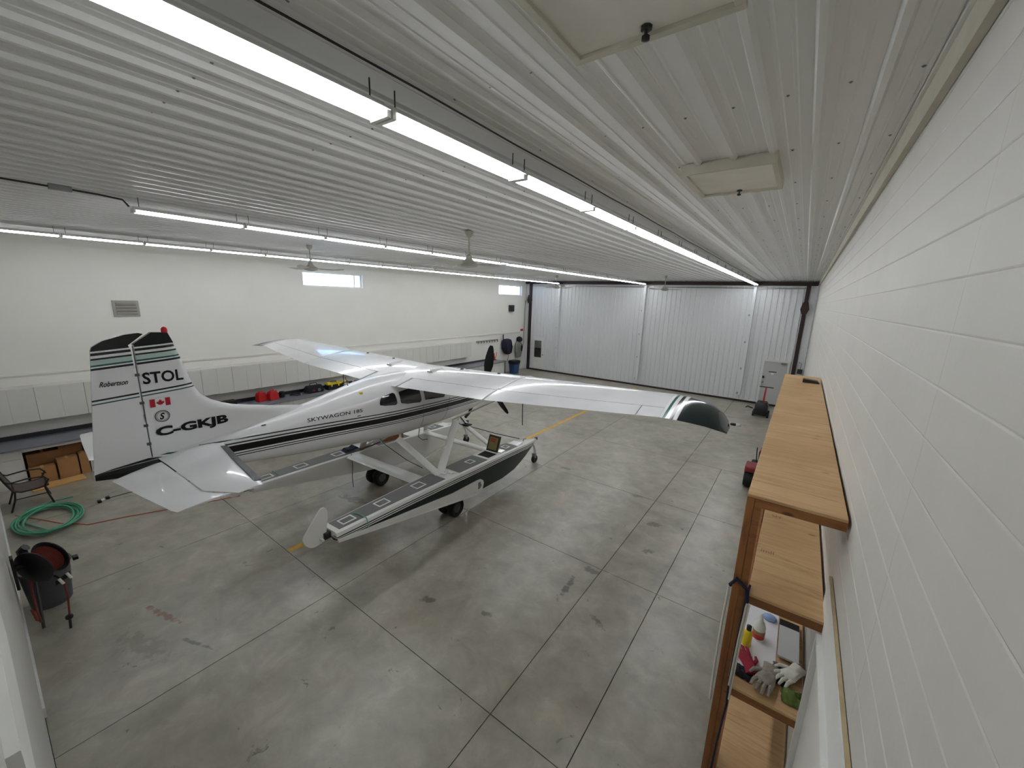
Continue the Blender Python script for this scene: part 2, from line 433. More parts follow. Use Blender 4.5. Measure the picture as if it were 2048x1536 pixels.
# right wall: painted concrete courses, each block length a piece of its own
wr = struct(MB().box(XR + 0.0055, XR + 0.25, YN - 0.2, YB + 0.25, -0.1, ZC + 0.1).build('wall_right', 'block_paint'))
ch = 0.159; ybr = [YN, 1.68, 4.2, 6.72, 9.24, 11.76, 14.28, 16.8, 19.32, YB]
meshes = {}
kz = 0; z = 3.852 - 24 * ch
while z < ZC - 0.05:
    z1 = min(z + ch, ZC)
    for a, b in zip(ybr[:-1], ybr[1:]):
        if z1 <= 0.0: continue
        key = (round(b - a, 3), round(z1 - z, 3), random.randint(0, 2))
        if key not in meshes:
            g = 0.0005; jit = [random.uniform(-0.0008, 0.0008) for _ in range(14)]
            mb = MB(); L, Hh = b - a, z1 - z; n = 6; sec = []
            for i in range(n + 1):
                t = g + (L - 2 * g) * i / n; j0 = jit[i]; j1 = jit[(i + 5) % 14]
                sec.append([(0.02, t, g + j0), (0.0045, t, g + j0), (0.0025, t, g + 0.005 + j0), (0.0025, t, Hh - g - 0.005 + j1), (0.0045, t, Hh - g + j1), (0.02, t, Hh - g + j1)])
            mb.loft(sec, closed=True); meshes[key] = mb.mesh('block_course')
        link('block_course', meshes[key], 'block_paint', wr, (XR, a, z))
    z += ch
struct(MB().box(XR - 0.03, XR, YN, YB, 5.46, 5.61).build('trim_1', 'trim_beige'))
struct(MB().box(XR - 0.045, XR, YN, YB, 5.612, 5.645).build('trim_2', 'trim_white'))

# the wall beside the camera, its base strip and the sloping board on it
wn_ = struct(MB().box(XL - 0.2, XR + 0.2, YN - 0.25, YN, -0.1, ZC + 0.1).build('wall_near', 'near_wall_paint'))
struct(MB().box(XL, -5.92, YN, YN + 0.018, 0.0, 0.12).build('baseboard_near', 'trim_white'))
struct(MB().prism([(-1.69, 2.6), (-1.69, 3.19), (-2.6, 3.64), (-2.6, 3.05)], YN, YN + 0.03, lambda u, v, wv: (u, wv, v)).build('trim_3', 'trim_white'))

# back wall with the hangar door
bw = MB(); bw.box(XL - 0.2, XR + 0.25, YB + 0.06, YB + 0.3, -0.1, ZC + 0.1)
wb = struct(bw.build('wall_back', 'door_metal'))
hd = MB(); t = 0.11
hd.box(-14.32, -14.15, YB - 0.10, YB + 0.02, 0, 5.45); hd.box(-0.10, 0.04, YB - 0.10, YB + 0.02, 0, 5.45)
hd.box(XL, XR - 0.06, YB - 0.12, YB + 0.02, 5.44, 5.60); hd.box(-14.15, -0.10, YB - 0.02, YB + 0.02, 0.0, 0.09)
hdo = struct(hd.build('door_1', 'brown_steel'))
dpw = 0.9144; DP = rib_profile(dpw, 0.2286, 0.028, 0.0); DP = [(u, wv) for u, wv in DP if u <= dpw]
dm = sheet_mesh('door_panel', lambda u, wv, l: (u, -wv, l), 0.09, 5.40, DP)
k = 0; x = -14.15
while x < -0.12:
    wd = min(dpw, -0.10 - x)
    if wd < dpw - 1e-3:
        pr = [(u, wv) for u, wv in DP if u < wd] + [(wd, 0)]
        me2 = sheet_mesh('door_panel', lambda u, wv, l: (u, -wv, l), 0.09, 5.40, pr)
    else: me2 = dm
    link('door_panel', me2, 'door_metal', hdo, (x, YB, 0)); x += dpw
for (x0, x1) in ((XL, -14.32), (0.04, XR)):
    pr = [(u, wv) for u, wv in DP if u < x1 - x0] + [(x1 - x0, 0)]
    link('wall_sheet', sheet_mesh('wall_sheet', lambda u, wv, l: (u, -wv, l), 0.0, 5.6, pr), 'door_metal', wb, (x0, YB, 0))
for zz in (1.45, 2.9, 4.25):
    MB().box(-14.15, -0.1, YB - 0.023, YB - 0.018, zz, zz + 0.012).build('seam', 'door_metal', hdo)
MB().box(-14.15, -0.1, YB - 0.05, YB - 0.02, 5.30, 5.345).build('top_rail', 'grey_metal', hdo)
for x in (-12.08, -6.96, -1.97):                       # the upright tubes that stiffen the door
    p = MB().box(x - 0.055, x + 0.055, YB - 0.24, YB - 0.04, 0.36, 5.38).build('upright', 'door_metal', hdo)
    for zz in (0.40, 1.6, 2.85, 4.1):
        MB().box(x - 0.13, x - 0.055, YB - 0.14, YB - 0.02, zz - 0.04, zz + 0.04).build('clip', 'dull_vent', p)
for (x, sgn) in ((-14.235, -1), (-0.03, 1)):           # latch blocks on the side posts
    MB().prism([(-0.09, 4.75), (0.09, 4.75), (0.16 * (1 if sgn < 0 else 1), 4.45), (0.09, 4.25), (-0.09, 4.25), (-0.16, 4.45)], YB - 0.2, YB - 0.08, lambda u, v, wv, x=x: (x + u, wv, v)).build('latch', 'brown_steel', hdo)
# the two doors in it
d2 = MB(); a, b = -13.97, -12.97
d2.box(a, b, YB - 0.06, YB - 0.02, 0.1, 2.14); d2 = struct(d2.build('door_2', 'door_metal', bevel=0.004))
MB().box(a + 0.09, b - 0.09, YB - 0.075, YB - 0.055, 0.16, 2.06).build('door_leaf', 'trim_white', d2, bevel=0.004)
for (z0, z1, mm) in ((0.86, 1.40, 'dark_metal'), (1.44, 1.93, 'grey_metal')):
    f = MB(); x0, x1 = a + 0.2, b - 0.28
    MB().box(x0, x1, YB - 0.083, YB - 0.07, z0, z1).build('pane', mm, d2)
    f.box(x0 - 0.04, x0, YB - 0.09, YB - 0.07, z0 - 0.04, z1 + 0.04).box(x1, x1 + 0.04, YB - 0.09, YB - 0.07, z0 - 0.04, z1 + 0.04).box(x0, x1, YB - 0.09, YB - 0.07, z0 - 0.04, z0).box(x0, x1, YB - 0.09, YB - 0.07, z1, z1 + 0.04)
    f.build('pane_frame', 'trim_white', d2)
MB().lathe([(0.03, 0), (0.03, 0.02), (0.012, 0.03), (0.012, 0.05), (0.028, 0.06), (0.028, 0.085), (0.01, 0.09)], (b - 0.16, YB - 0.07, 1.05), (0, -1, 0), 10).build('handle', 'brass', d2, True)
a, b = -1.24, -0.19
d3 = MB(); d3.box(a, a + 0.07, YB - 0.09, YB - 0.02, 0.09, 2.14).box(b - 0.07, b, YB - 0.09, YB - 0.02, 0.09, 2.14).box(a + 0.07, b - 0.07, YB - 0.09, YB - 0.02, 2.07, 2.14)
d3 = struct(d3.build('door_3', 'trim_white'))
MB().box(a + 0.07, b - 0.07, YB - 0.075, YB - 0.03, 0.1, 2.07).build('door_leaf', 'grey_door', d3)
MB().box(a + 0.3, a + 0.6, YB - 0.085, YB - 0.075, 1.58, 1.62).build('sign_plate', 'dark_metal', d3)
MB().box(a + 0.4, a + 0.5, YB - 0.085, YB - 0.075, 1.48, 1.55).build('paper_note', 'paper', d3)
MB().box(b - 0.33, b - 0.12, YB - 0.16, YB - 0.075, 1.98, 2.06).build('door_closer', 'grey_metal', d3, bevel=0.006)
MB().box(a + 0.08, a + 0.16, YB - 0.13, YB - 0.075, 1.28, 1.38).build('deadbolt', 'dark_metal', d3, bevel=0.01)
MB().lathe([(0.035, 0), (0.035, 0.02), (0.014, 0.03), (0.014, 0.05), (0.034, 0.06), (0.034, 0.09), (0.01, 0.1)], (a + 0.12, YB - 0.075, 1.1), (0, -1, 0), 10).build('handle', 'grey_metal', d3, True)

# ceiling hatches, with their screw handles
for (y0, y1, nm, lab) in ((0.72, 1.78, 'ceiling_hatch', 'large pale ceiling hatch with wooden frame and knob, nearest the camera'), (3.62, 4.44, 'ceiling_hatch', 'pale ceiling hatch with wooden frame, the farther of the two')):
    x0, x1 = -0.98, -0.32; z0 = ZC - 0.075
    root = thing(nm, lab, 'hatch', ((x0 + x1) / 2, (y0 + y1) / 2, ZC - 0.03), group='hatches in the metal ceiling'); hx, hy = (x1 - x0) / 2, (y1 - y0) / 2
    MB().box(-hx + 0.03, hx - 0.03, -hy + 0.03, hy - 0.03, -0.035, -0.01).build('panel', mat('hatch_panel', srgb(226, 224, 214), 0.6, var=0.05), root)
    for (a, b, c, d) in ((-hx, hx, -hy, -hy + 0.035), (-hx, hx, hy - 0.035, hy), (-hx, -hx + 0.035, -hy + 0.035, hy - 0.035), (hx - 0.035, hx, -hy + 0.035, hy - 0.035)):
        MB().box(a, b, c, d, -0.052, 0.028).build('frame_board', 'trim_beige', root, bevel=0.003)
    MB().lathe([(0.022, 0), (0.022, -0.012), (0.006, -0.014), (0.006, -0.03), (0.016, -0.034), (0.016, -0.046), (0.004, -0.05)], (0, hy - 0.07, -0.034), (0, 0, 1), 8).build('knob', 'dark_metal', root, True)

# the trimmed opening low on the right wall
kk = XR / 0.32
def KW(x, y, z): return (x * kk, y * kk, CAMZ + (z - CAMZ) * kk)
dtop = CAMZ + (3.18 - CAMZ) * kk; y1 = 2.45 * kk; y0 = 0.62 * kk; zt2 = CAMZ + (2.97 - CAMZ) * kk
d4 = MB(); d4.box(XR - 0.016, XR, y0, y1, zt2, dtop).box(XR - 0.016, XR, y1 - 0.2, y1, 0.0, zt2).box(XR - 0.016, XR, y0, y0 + 0.2, 0.0, zt2)
d4 = struct(d4.build('door_4', 'trim_white', bevel=0.003))
MB().box(XR - 0.014, XR, y0, y1 + 0.006, dtop, dtop + 0.010).build('cap_board', mat('trim_tan', srgb(186, 168, 134), 0.7, var=0.12, scale=12), d4)
MB().box(XR - 0.012, XR, y0 + 0.2, y1 - 0.2, 0.0, zt2).build('door_leaf', 'wall_paint', d4)
MB().box(XR - 0.04, XR - 0.012, y1 - 0.225, y1 - 0.2, 0.0, zt2).box(XR - 0.04, XR - 0.012, y0 + 0.2, y1 - 0.225, zt2 - 0.025, zt2).build('door_stop', 'trim_white', d4)

# ------------------------------------------------------------------ lamps: rows of twin-tube shop lights
FL = 1.235
def make_fixture():
    root = thing('shop_light', 'x', 'ceiling light')
    hs = MB(); L = FL - 0.035
    prof = [(-0.095, 0.010), (-0.09, 0.018), (-0.04, 0.03), (-0.035, 0.058), (0.035, 0.058), (0.04, 0.03), (0.09, 0.018), (0.095, 0.010), (0.03, 0.019), (0.0, 0.010), (-0.03, 0.019)]
    hs.loft([[(x, y, zz) for x, zz in prof] for y in (0.0, L)])
    h = hs.build('housing', 'white_plastic', root)
    for y in (0.0, L):
        MB().box(-0.072, 0.072, y - 0.012, y + 0.012, -0.018, 0.03).build('end_cap', 'white_plastic', h)
    for s in (-1, 1):
        MB().cyl((0.05 * s, 0.015, 0.0), (0.05 * s, L - 0.015, 0.0), 0.016, 8).build('tube', 'tube_glow', root, True)
    for y in (0.06, L - 0.06):
        MB().tube([(0, y, 0.055), (0, y, 0.12), (0.0, y, 0.172)], 0.004, 5).build('hanger', 'dark_metal', root)
    return root
proto = make_fixture(); first = True
rows = [(-1.95, 0.26, 21.27, 'the row nearest the right wall'), (-6.95, 1.48, 21.27, 'the middle row'), (-12.05, 0.2, 21.2, 'the row above the cabinets')]
for (x, y0, y1, nm) in rows:
    n = int(round((y1 - y0) / FL))
    for k in range(n):
        lab = 'twin-tube shop light, %s from the camera in %s' % (ORD[k], nm)
        if first: r = proto; first = False; r.location = (x, y0, 5.455)
        else: r = dup(proto, (x, y0 + k * FL, 5.455))
        r['label'] = lab; r['group'] = 'shop lights in ' + nm
        r.location = (x, y0 + k * FL, 5.455)
# the cord that feeds each row
for (x, y0, y1, lab) in ((-1.82, YN + 0.02, 20.5, 'thin dark power cord along the ceiling beside the lights nearest the right wall'),):
    tag(MB().tube([(x, y0 + (y1 - y0) * i / 24, ZC - 0.034 - 0.006 * (i % 2)) for i in range(25)], 0.006, 6).build('power_cord', 'dark_metal', smooth=True), lab, 'cord')
    tag(MB().box(x - 0.22, x - 0.05, y0, y1, ZC - 0.03, ZC - 0.016).build('ceiling_batten', 'ceiling_metal'), 'flat white batten on the ceiling above the lights nearest the right wall', 'batten')
cd_ = thing('conduit', 'grey metal conduit with a junction box feeding the middle row of lights', 'conduit', (-6.97, 0.0, ZC - 0.045))
MB().tube([(0.1, YN + 0.02, 0), (0.03, 0.45, 0), (0.0, 0.8, 0)], 0.011, 7).build('pipe', 'dark_metal', cd_, True)
MB().tube([(0, 0.98, 0), (-0.03, 1.2, 0), (0.0, 1.40, -0.02), (0.0, 1.45, -0.09)], 0.011, 7).build('pipe', 'dark_metal', cd_, True)
MB().box(-0.035, 0.035, 0.8, 0.98, -0.03, 0.03).build('junction_box', 'grey_metal', cd_, bevel=0.006)

# ------------------------------------------------------------------ ceiling fans, at rest
def make_fan(rot):
    root = thing('ceiling_fan', 'x', 'ceiling fan')
    MB().lathe([(0.02, 0), (0.065, -0.02), (0.07, -0.05), (0.05, -0.1), (0.02, -0.125)], (0, 0, 0), (0, 0, 1), 14).build('canopy', 'fan_motor', root, True)
    MB().cyl((0, 0, -0.11), (0, 0, -0.47), 0.014, 8).build('rod', 'fan_motor', root, True)
    mo = MB().lathe([(0.02, -0.40), (0.05, -0.42), (0.055, -0.46), (0.09, -0.50), (0.15, -0.53), (0.165, -0.555), (0.14, -0.59), (0.06, -0.61), (0.01, -0.615)], (0, 0, 0), (0, 0, 1), 18).build('motor', 'fan_motor', root, True)
    for k in range(3):
        a = rot + 2 * PI * k / 3; ca, sa = math.cos(a), math.sin(a); secs = []
        for (r, wd, zz, tw) in ((0.13, 0.03, -0.55, 0.2), (0.22, 0.06, -0.555, 0.3), (0.45, 0.08, -0.56, 0.26), (0.62, 0.08, -0.552, 0.22), (0.72, 0.065, -0.535, 0.2), (0.76, 0.03, -0.525, 0.18)):
            q = []
            for (u, tt) in ((-1, 0), (0, 0.004), (1, 0), (0, -0.003)):
                px, py = r, u * wd
                q.append((px * ca - py * sa, px * sa + py * ca, zz + tt + u * wd * tw))
            secs.append(q)
        MB().loft(secs).build('blade', 'fan_white', root, True)
    return root
for (x, y, rt, lab) in ((-9.75, 5.15, 1.3, 'white three-blade ceiling fan in front of the larger high window'), (-4.77, 5.27, 0.5, 'white three-blade ceiling fan between the middle lights and the near lights'),
                        (-9.6, 16.7, 0.9, 'far ceiling fan hanging before the left bay of the hangar door'), (-4.85, 17.4, 2.0, 'far ceiling fan hanging before the right bay of the hangar door')):
    r = make_fan(rt); r.location = (x, y, ZC); r['label'] = lab; r['group'] = 'ceiling fans'

# ------------------------------------------------------------------ the floatplane (x = starboard, y = forward, z = up)
def aircraft_white():
    m, nt, b = nodes_of('aircraft_white'); P = objco(nt)
    f = noise(nt, P, 2.0, 3)
    nt.links.new(ramp(nt, f, [(0.3, srgb(222, 223, 225)), (0.7, srgb(232, 232, 233))]), b.inputs['Base Color'])
    b.inputs['Roughness'].default_value = 0.22; b.inputs['Coat Weight'].default_value = 0.6; b.inputs['Coat Roughness'].default_value = 0.05
    bump(nt, b, noise(nt, P, 3.5, 3), 0.05, 0.02)
    MATS['aircraft_white'] = m
aircraft_white()
DG = srgb(18, 32, 32); BK = srgb(10, 15, 16); TEAL = srgb(40, 92, 84); PALE = srgb(176, 198, 190); AW = srgb(228, 228, 229)
mat('dark_green', DG, 0.16, var=0.15, scale=2, coat=0.6)
mat('plane_black', BK, 0.45, var=0.1, spec=0.3)
mat('plane_red', srgb(176, 26, 44), 0.3, var=0.05)
mat('beacon_red', srgb(200, 20, 40), 0.15, var=0.05)
mat('hinge_dark', srgb(70, 72, 74), 0.5, var=0.1)
mat('deck_grey', srgb(112, 112, 112), 0.75, var=0.1, scale=40)
mat('cockpit_glass', srgb(22, 20, 28), 0.06, var=0.1, coat=0.5)
mat('float_white', srgb(226, 226, 222), 0.3, var=0.02, coat=0.3)
mat('khaki', srgb(146, 136, 84), 0.6, var=0.1)
mat('lid_rim', srgb(74, 62, 40), 0.6, var=0.1)
mat('paddle_wood', srgb(150, 96, 50), 0.5, var=0.2, scale=20)
mat('brown_rod', srgb(104, 58, 46), 0.5, var=0.1)
def banded(name, coord, bands, base=AW, rough=0.2, extra=None, coat=0.3, spec=0.4):
    """paint bands along a scalar: bands = [(lo, hi, colour)]"""
    m, nt, b = nodes_of(name); t = coord(nt); c = None
    cur = base
    for (lo, hi, col) in bands:
        f = math_n(nt, 'MULTIPLY', math_n(nt, 'GREATER_THAN', t, lo), math_n(nt, 'LESS_THAN', t, hi))
        cur = mix_rgb(nt, f, cur, col)
    if extra: cur = extra(nt, cur)
    nt.links.new(cur, b.inputs['Base Color']); b.inputs['Roughness'].default_value = rough
    b.inputs['Coat Weight'].default_value = coat; b.inputs['Coat Roughness'].default_value = 0.05; b.inputs['Specular IOR Level'].default_value = spec
    MATS[name] = m
def xyz(nt):
    s = nt.nodes.new('ShaderNodeSeparateXYZ'); nt.links.new(objco(nt), s.inputs[0]); return s.outputs
# fuselage livery: depth below the top pinstripe
def fus_t(nt):
    o = xyz(nt); return math_n(nt, 'SUBTRACT', math_n(nt, 'ADD', 2.352, math_n(nt, 'MULTIPLY', o['Y'], -0.034)), o['Z'])
def fus_extra(nt, cur):
    o = xyz(nt); y, z = o['Y'], o['Z']
    front = math_n(nt, 'GREATER_THAN', y, -3.36)
    # behind the tailplane root the stripes give way to the black tail end with its thin green line
    lo = math_n(nt, 'ADD', 2.03, math_n(nt, 'MULTIPLY', y, -0.105))
    blk = math_n(nt, 'LESS_THAN', z, lo)
    ln = math_n(nt, 'MULTIPLY', math_n(nt, 'GREATER_THAN', z, math_n(nt, 'ADD', lo, 0.018)), math_n(nt, 'LESS_THAN', z, math_n(nt, 'ADD', lo, 0.036)))
    tail = mix_rgb(nt, ln, mix_rgb(nt, blk, AW, BK), TEAL)
    return mix_rgb(nt, front, tail, cur)
banded('fuselage_paint', fus_t, [(0.0, 0.018, DG), (0.05, 0.07, DG), (0.09, 0.185, BK), (0.208, 0.222, DG), (0.243, 0.257, DG)], extra=fus_extra)
# fin livery: bands by height, dipping towards the trailing edge
def fin_t(nt):
    o = xyz(nt); return math_n(nt, 'SUBTRACT', o['Z'], math_n(nt, 'MULTIPLY', math_n(nt, 'ADD', o['Y'], 3.84), 0.07))
FINB = [(3.835, 5.0, BK), (3.785, 3.815, DG), (3.735, 3.755, DG), (3.68, 3.735, PALE), (3.66, 3.68, TEAL), (3.62, 3.645, DG), (3.265, 3.285, DG), (3.225, 3.24, TEAL)]
banded('fin_paint', fin_t, FINB)
# wing-tip livery: bands by span
def tip_t(nt):
    o = xyz(nt); return math_n(nt, 'ADD', math_n(nt, 'ABSOLUTE', o['X']), math_n(nt, 'MULTIPLY', math_n(nt, 'SUBTRACT', o['Y'], 0.7), 0.0))
banded('tip_paint', tip_t, [(5.30, 5.335, TEAL), (5.385, 5.43, DG), (5.48, 7.0, DG)], rough=0.12, coat=0.0, spec=0.12)
# float livery by the 'paint' map: u = 1 outer side / 0 elsewhere, v = depth below the deck edge
def float_uv(nt, i):
    u = nt.nodes.new('ShaderNodeUVMap'); u.uv_map = 'paint'; s = nt.nodes.new('ShaderNodeSeparateXYZ'); nt.links.new(u.outputs[0], s.inputs[0]); return s.outputs[i]
def fl_extra(nt, cur): return mix_rgb(nt, math_n(nt, 'GREATER_THAN', float_uv(nt, 0), 0.5), srgb(226, 226, 222), cur)
banded('float_paint', lambda nt: float_uv(nt, 1), [(0.06, 0.078, DG), (0.098, 0.116, DG), (0.136, 0.63, DG)], base=srgb(226, 226, 222), rough=0.25, extra=fl_extra, coat=0.1, spec=0.3)

PO = (-6.62, 5.0, 0.0); PYAW = math.radians(2.8)
plane = thing('floatplane', 'white high-wing floatplane with dark green stripes standing on amphibious floats', 'airplane', PO, PYAW)

# --- fuselage: superellipse sections (y, half width, bottom, top)
FS = [(3.12, 0.20, 2.04, 2.44), (3.02, 0.34, 1.93, 2.55), (2.75, 0.44, 1.82, 2.62), (2.35, 0.49, 1.76, 2.66), (2.0, 0.52, 1.73, 2.70), (1.75, 0.54, 1.715, 2.79), (1.45, 0.56, 1.70, 2.88),
      (1.1, 0.575, 1.70, 2.93), (0.6, 0.585, 1.70, 2.96), (0.1, 0.58, 1.705, 2.975), (-0.35, 0.56, 1.73, 2.965), (-0.75, 0.515, 1.765, 2.915), (-1.2, 0.44, 1.81, 2.825), (-1.7, 0.355, 1.87, 2.72),
      (-2.3, 0.265, 1.945, 2.62), (-2.9, 0.185, 2.03, 2.545), (-3.4, 0.125, 2.11, 2.49), (-3.85, 0.075, 2.2, 2.45), (-4.2, 0.035, 2.27, 2.41), (-4.36, 0.012, 2.3, 2.385)]
def fus_at(y):
    for a, b in zip(FS[:-1], FS[1:]):
        if b[0] <= y <= a[0]:
            t = (a[0] - y) / (a[0] - b[0]); return [a[i] + (b[i] - a[i]) * t for i in (1, 2, 3)]
    return list((FS[0] if y > FS[0][0] else FS[-1])[1:])
NE = 2.7; NT = 2.25
def fus_b(y, z, off=0.0):
    hw, zb, zt = fus_at(y); zm, hz = (zb + zt) / 2, (zt - zb) / 2
    q = min(0.999, abs((z - zm) / hz)); e = NT if z > zm else NE; return hw * (1 - q ** e) ** (1 / e) + off
def fus_sec(y, n=36):
    hw, zb, zt = fus_at(y); zm, hz = (zb + zt) / 2, (zt - zb) / 2; out = []
    for k in range(n):
        a = 2 * PI * k / n; ca, sa = math.cos(a), math.sin(a)
        e = NT if sa > 0 else NE
        out.append((hw * math.copysign(abs(ca) ** (2 / e), ca), y, zm + hz * math.copysign(abs(sa) ** (2 / e), sa)))
    return out
ysec = []
for a, b in zip(FS[:-1], FS[1:]):
    ysec += [a[0], (a[0] + b[0]) / 2]
ysec.append(FS[-1][0])
fus = MB().loft([fus_sec(y) for y in ysec]).build('fuselage', 'fuselage_paint', plane, True)
side = lambda s, off=0.006: (lambda u, v: (s * fus_b(u, v, off), u, v))
def window(poly, s, nm='side_window'):
    return patch(rounded(poly, 0.06), side(s, 0.005), 9, 8).build(nm, 'cockpit_glass', fus, True)
for s in (1, -1):
    window([(-0.72, 2.52), (-0.33, 2.475), (-0.35, 2.72), (-0.66, 2.665)], s)
    window([(-0.26, 2.47), (0.27, 2.41), (0.25, 2.74), (-0.25, 2.735)], s)
    window([(0.36, 2.41), (0.98, 2.39), (0.86, 2.80), (0.36, 2.76)], s)
    window([(1.06, 2.43), (1.55, 2.52), (1.28, 2.80), (0.98, 2.80)], s)
    # door outline
    for (p, q) in (((0.31, 2.36), (0.34, 1.86)), ((0.34, 1.86), (0.75, 1.80)), ((1.12, 2.36), (1.02, 1.85))):
        pts = [(s * fus_b(p[0] + (q[0] - p[0]) * t / 6, p[1] + (q[1] - p[1]) * t / 6, 0.0005), p[0] + (q[0] - p[0]) * t / 6, p[1] + (q[1] - p[1]) * t / 6) for t in range(7)]
        MB().tube(pts, 0.004, 5).build('door_seam', 'hinge_dark', fus)
# windshield over the nose
ws = []
for k in range(9):
    a = math.radians(18 + 144 * k / 8); row = []
    for (y, rr) in ((1.98, 0.0), (1.72, 0.0), (1.46, 0.0)):
        hw, zb, zt = fus_at(y); zm, hz = (zb + zt) / 2, (zt - zb) / 2; ca, sa = math.cos(a), math.sin(a)
        row.append((hw * 1.012 * math.copysign(abs(ca) ** (2 / NT), ca), y, zm + hz * 1.012 * abs(sa) ** (2 / NT)))
    ws.append(row)
MB().loft(ws, closed=False).build('windshield', 'cockpit_glass', fus, True)
# lettering on the side, both sides; small things on the spine
lettering('SKYWAGON 185', 0.92, lambda u, v: (fus_b(-1.96 + u, 2.475 + v, 0.003), -1.96 + u, 2.475 + v), 'plane_black', fus, shear=0.12, height=0.058, bold=0.012)
lettering('SKYWAGON 185', 0.92, lambda u, v: (-fus_b(-1.04 - u, 2.475 + v, 0.003), -1.04 - u, 2.475 + v), 'plane_black', fus, shear=0.12, height=0.058, bold=0.012)
MB().tube([(0.0, -1.0, 2.88), (-0.0, -1.04, 3.05)], [0.008, 0.003], 6).build('antenna', 'hinge_dark', fus)
MB().box(0.28, 0.33, -0.98, -0.93, 2.76, 2.80).build('light_marker', 'yellow_plastic', fus, bevel=0.006)
for (y, z) in ((-1.12, 2.42), (-2.55, 2.55)):
    MB().box(fus_b(y, z) - 0.01, fus_b(y, z) + 0.012, y - 0.03, y + 0.03, z - 0.006, z + 0.006).build('static_port', 'hinge_dark', fus)
# --- nose: spinner, three-blade propeller
prop = MB().lathe([(0.16, -0.02), (0.165, 0.04), (0.15, 0.14), (0.105, 0.24), (0.05, 0.31), (0.003, 0.335)], (0, 3.14, 2.25), (0, 1, 0), 20).build('propeller', 'aircraft_white', plane, True)
for k in range(3):
    a = math.radians((9, 134, 252)[k]); ca, sa = math.cos(a), math.sin(a); secs = []
    for (r, wd, th, tw) in ((0.10, 0.05, 0.04, 0.9), (0.25, 0.08, 0.03, 0.8), (0.5, 0.125, 0.018, 0.5), (0.75, 0.115, 0.012, 0.36), (0.97, 0.075, 0.008, 0.30), (1.05, 0.04, 0.006, 0.28)):
        q = []
        for (u, tt) in ((-1, 0), (-0.4, 0.9), (0.4, 1), (1, 0), (0.4, -0.3), (-0.4, -0.3)):
            ox = u * wd * math.cos(tw) - tt * th * math.sin(tw); oy = u * wd * math.sin(tw) + tt * th * math.cos(tw)
            q.append((r * sa + ox * ca, 3.22 + oy, 2.25 + r * ca - ox * sa))
        secs.append(q)
    MB().loft(secs).build('blade', 'plane_black', prop, True)
# exhaust and footsteps under the cowl
for s in (1, -1):
    MB().tube([(0.25 * s, 2.3, 1.80), (0.28 * s, 2.15, 1.68), (0.3 * s, 2.0, 1.62)], 0.035, 8).build('exhaust_pipe', 'dark_metal', plane, True)
    st = MB().box(min(0.55 * s, 0.78 * s), max(0.55 * s, 0.78 * s), 1.50, 1.66, 1.60, 1.625).build('footstep', 'black_plastic', plane)
    MB().tube([(0.5 * s, 1.58, 1.76), (0.66 * s, 1.58, 1.62)], 0.014, 6).build('bracket', 'black_plastic', st)

# --- wing
def foil(n=16, thick=0.12, lo=0.0, hi=1.0):
    """airfoil outline (x along chord, z); upper surface back to front then lower surface"""
    def yt(x): return 5 * thick * (0.2969 * math.sqrt(max(x, 0)) - 0.126 * x - 0.3516 * x * x + 0.2843 * x ** 3 - 0.1036 * x ** 4)
    def yc(x): return 0.02 / 0.16 * (0.8 * x - x * x) if x < 0.4 else 0.02 / 0.36 * (0.2 + 0.8 * x - x * x)
    xs_ = [lo + (hi - lo) * (0.5 - 0.5 * math.cos(PI * k / n)) for k in range(n + 1)]
    up = [(x, yc(x) + yt(x)) for x in reversed(xs_)]; dn = [(x, yc(x) - yt(x)) for x in (xs_[1:] if lo == 0 else xs_)]
    if hi == 1.0: dn = dn[:-1] if True else dn
    return up + dn
# span, LE y, TE y, LE z, TE z
WS = [(0.0, 1.33, -0.34, 2.925, 2.815), (0.55, 1.33, -0.34, 2.94, 2.83), (2.6, 1.33, -0.34, 2.997, 2.918), (5.26, 1.25, 0.05, 3.10, 3.05)]
TIPS = [(5.26, 1.25, 0.05, 3.10, 3.05, 1), (5.45, 1.24, 0.055, 3.095, 3.05, 1), (5.65, 1.21, 0.065, 3.075, 3.04, 1), (5.82, 1.14, 0.08, 3.04, 3.025, 0.95), (5.95, 1.02, 0.095, 2.99, 3.0, 0.85), (6.03, 0.85, 0.105, 2.945, 2.985, 0.6), (6.07, 0.6, 0.11, 2.93, 2.975, 0.3)]
def wing_at(b):
    for p, q in zip(WS[:-1], WS[1:]):
        if p[0] <= b <= q[0]:
            t = (b - p[0]) / (q[0] - p[0]); return [p[i] + (q[i] - p[i]) * t for i in range(1, 5)]
    return list(WS[-1][1:])
def wsec(s, b, fo, geo, tk=1.0):
    ly, ty, lz, tz = geo; c = ly - ty
    return [(s * b, ly - x * c, lz + (tz - lz) * x + z * c * tk) for x, z in fo]
full = foil(16); front = foil(16, hi=0.745); rear = foil(8, lo=0.755)
def wing_top(b, frac):
    ly, ty, lz, tz = wing_at(abs(b)); c = ly - ty; x = frac
    yt = 0.6 * (0.2969 * math.sqrt(x) - 0.126 * x - 0.3516 * x * x + 0.2843 * x ** 3 - 0.1036 * x ** 4)
    yc = 0.02 / 0.16 * (0.8 * x - x * x) if x < 0.4 else 0.02 / 0.36 * (0.2 + 0.8 * x - x * x)
    return (b, ly - x * c, lz + (tz - lz) * x + (yt + yc) * c)
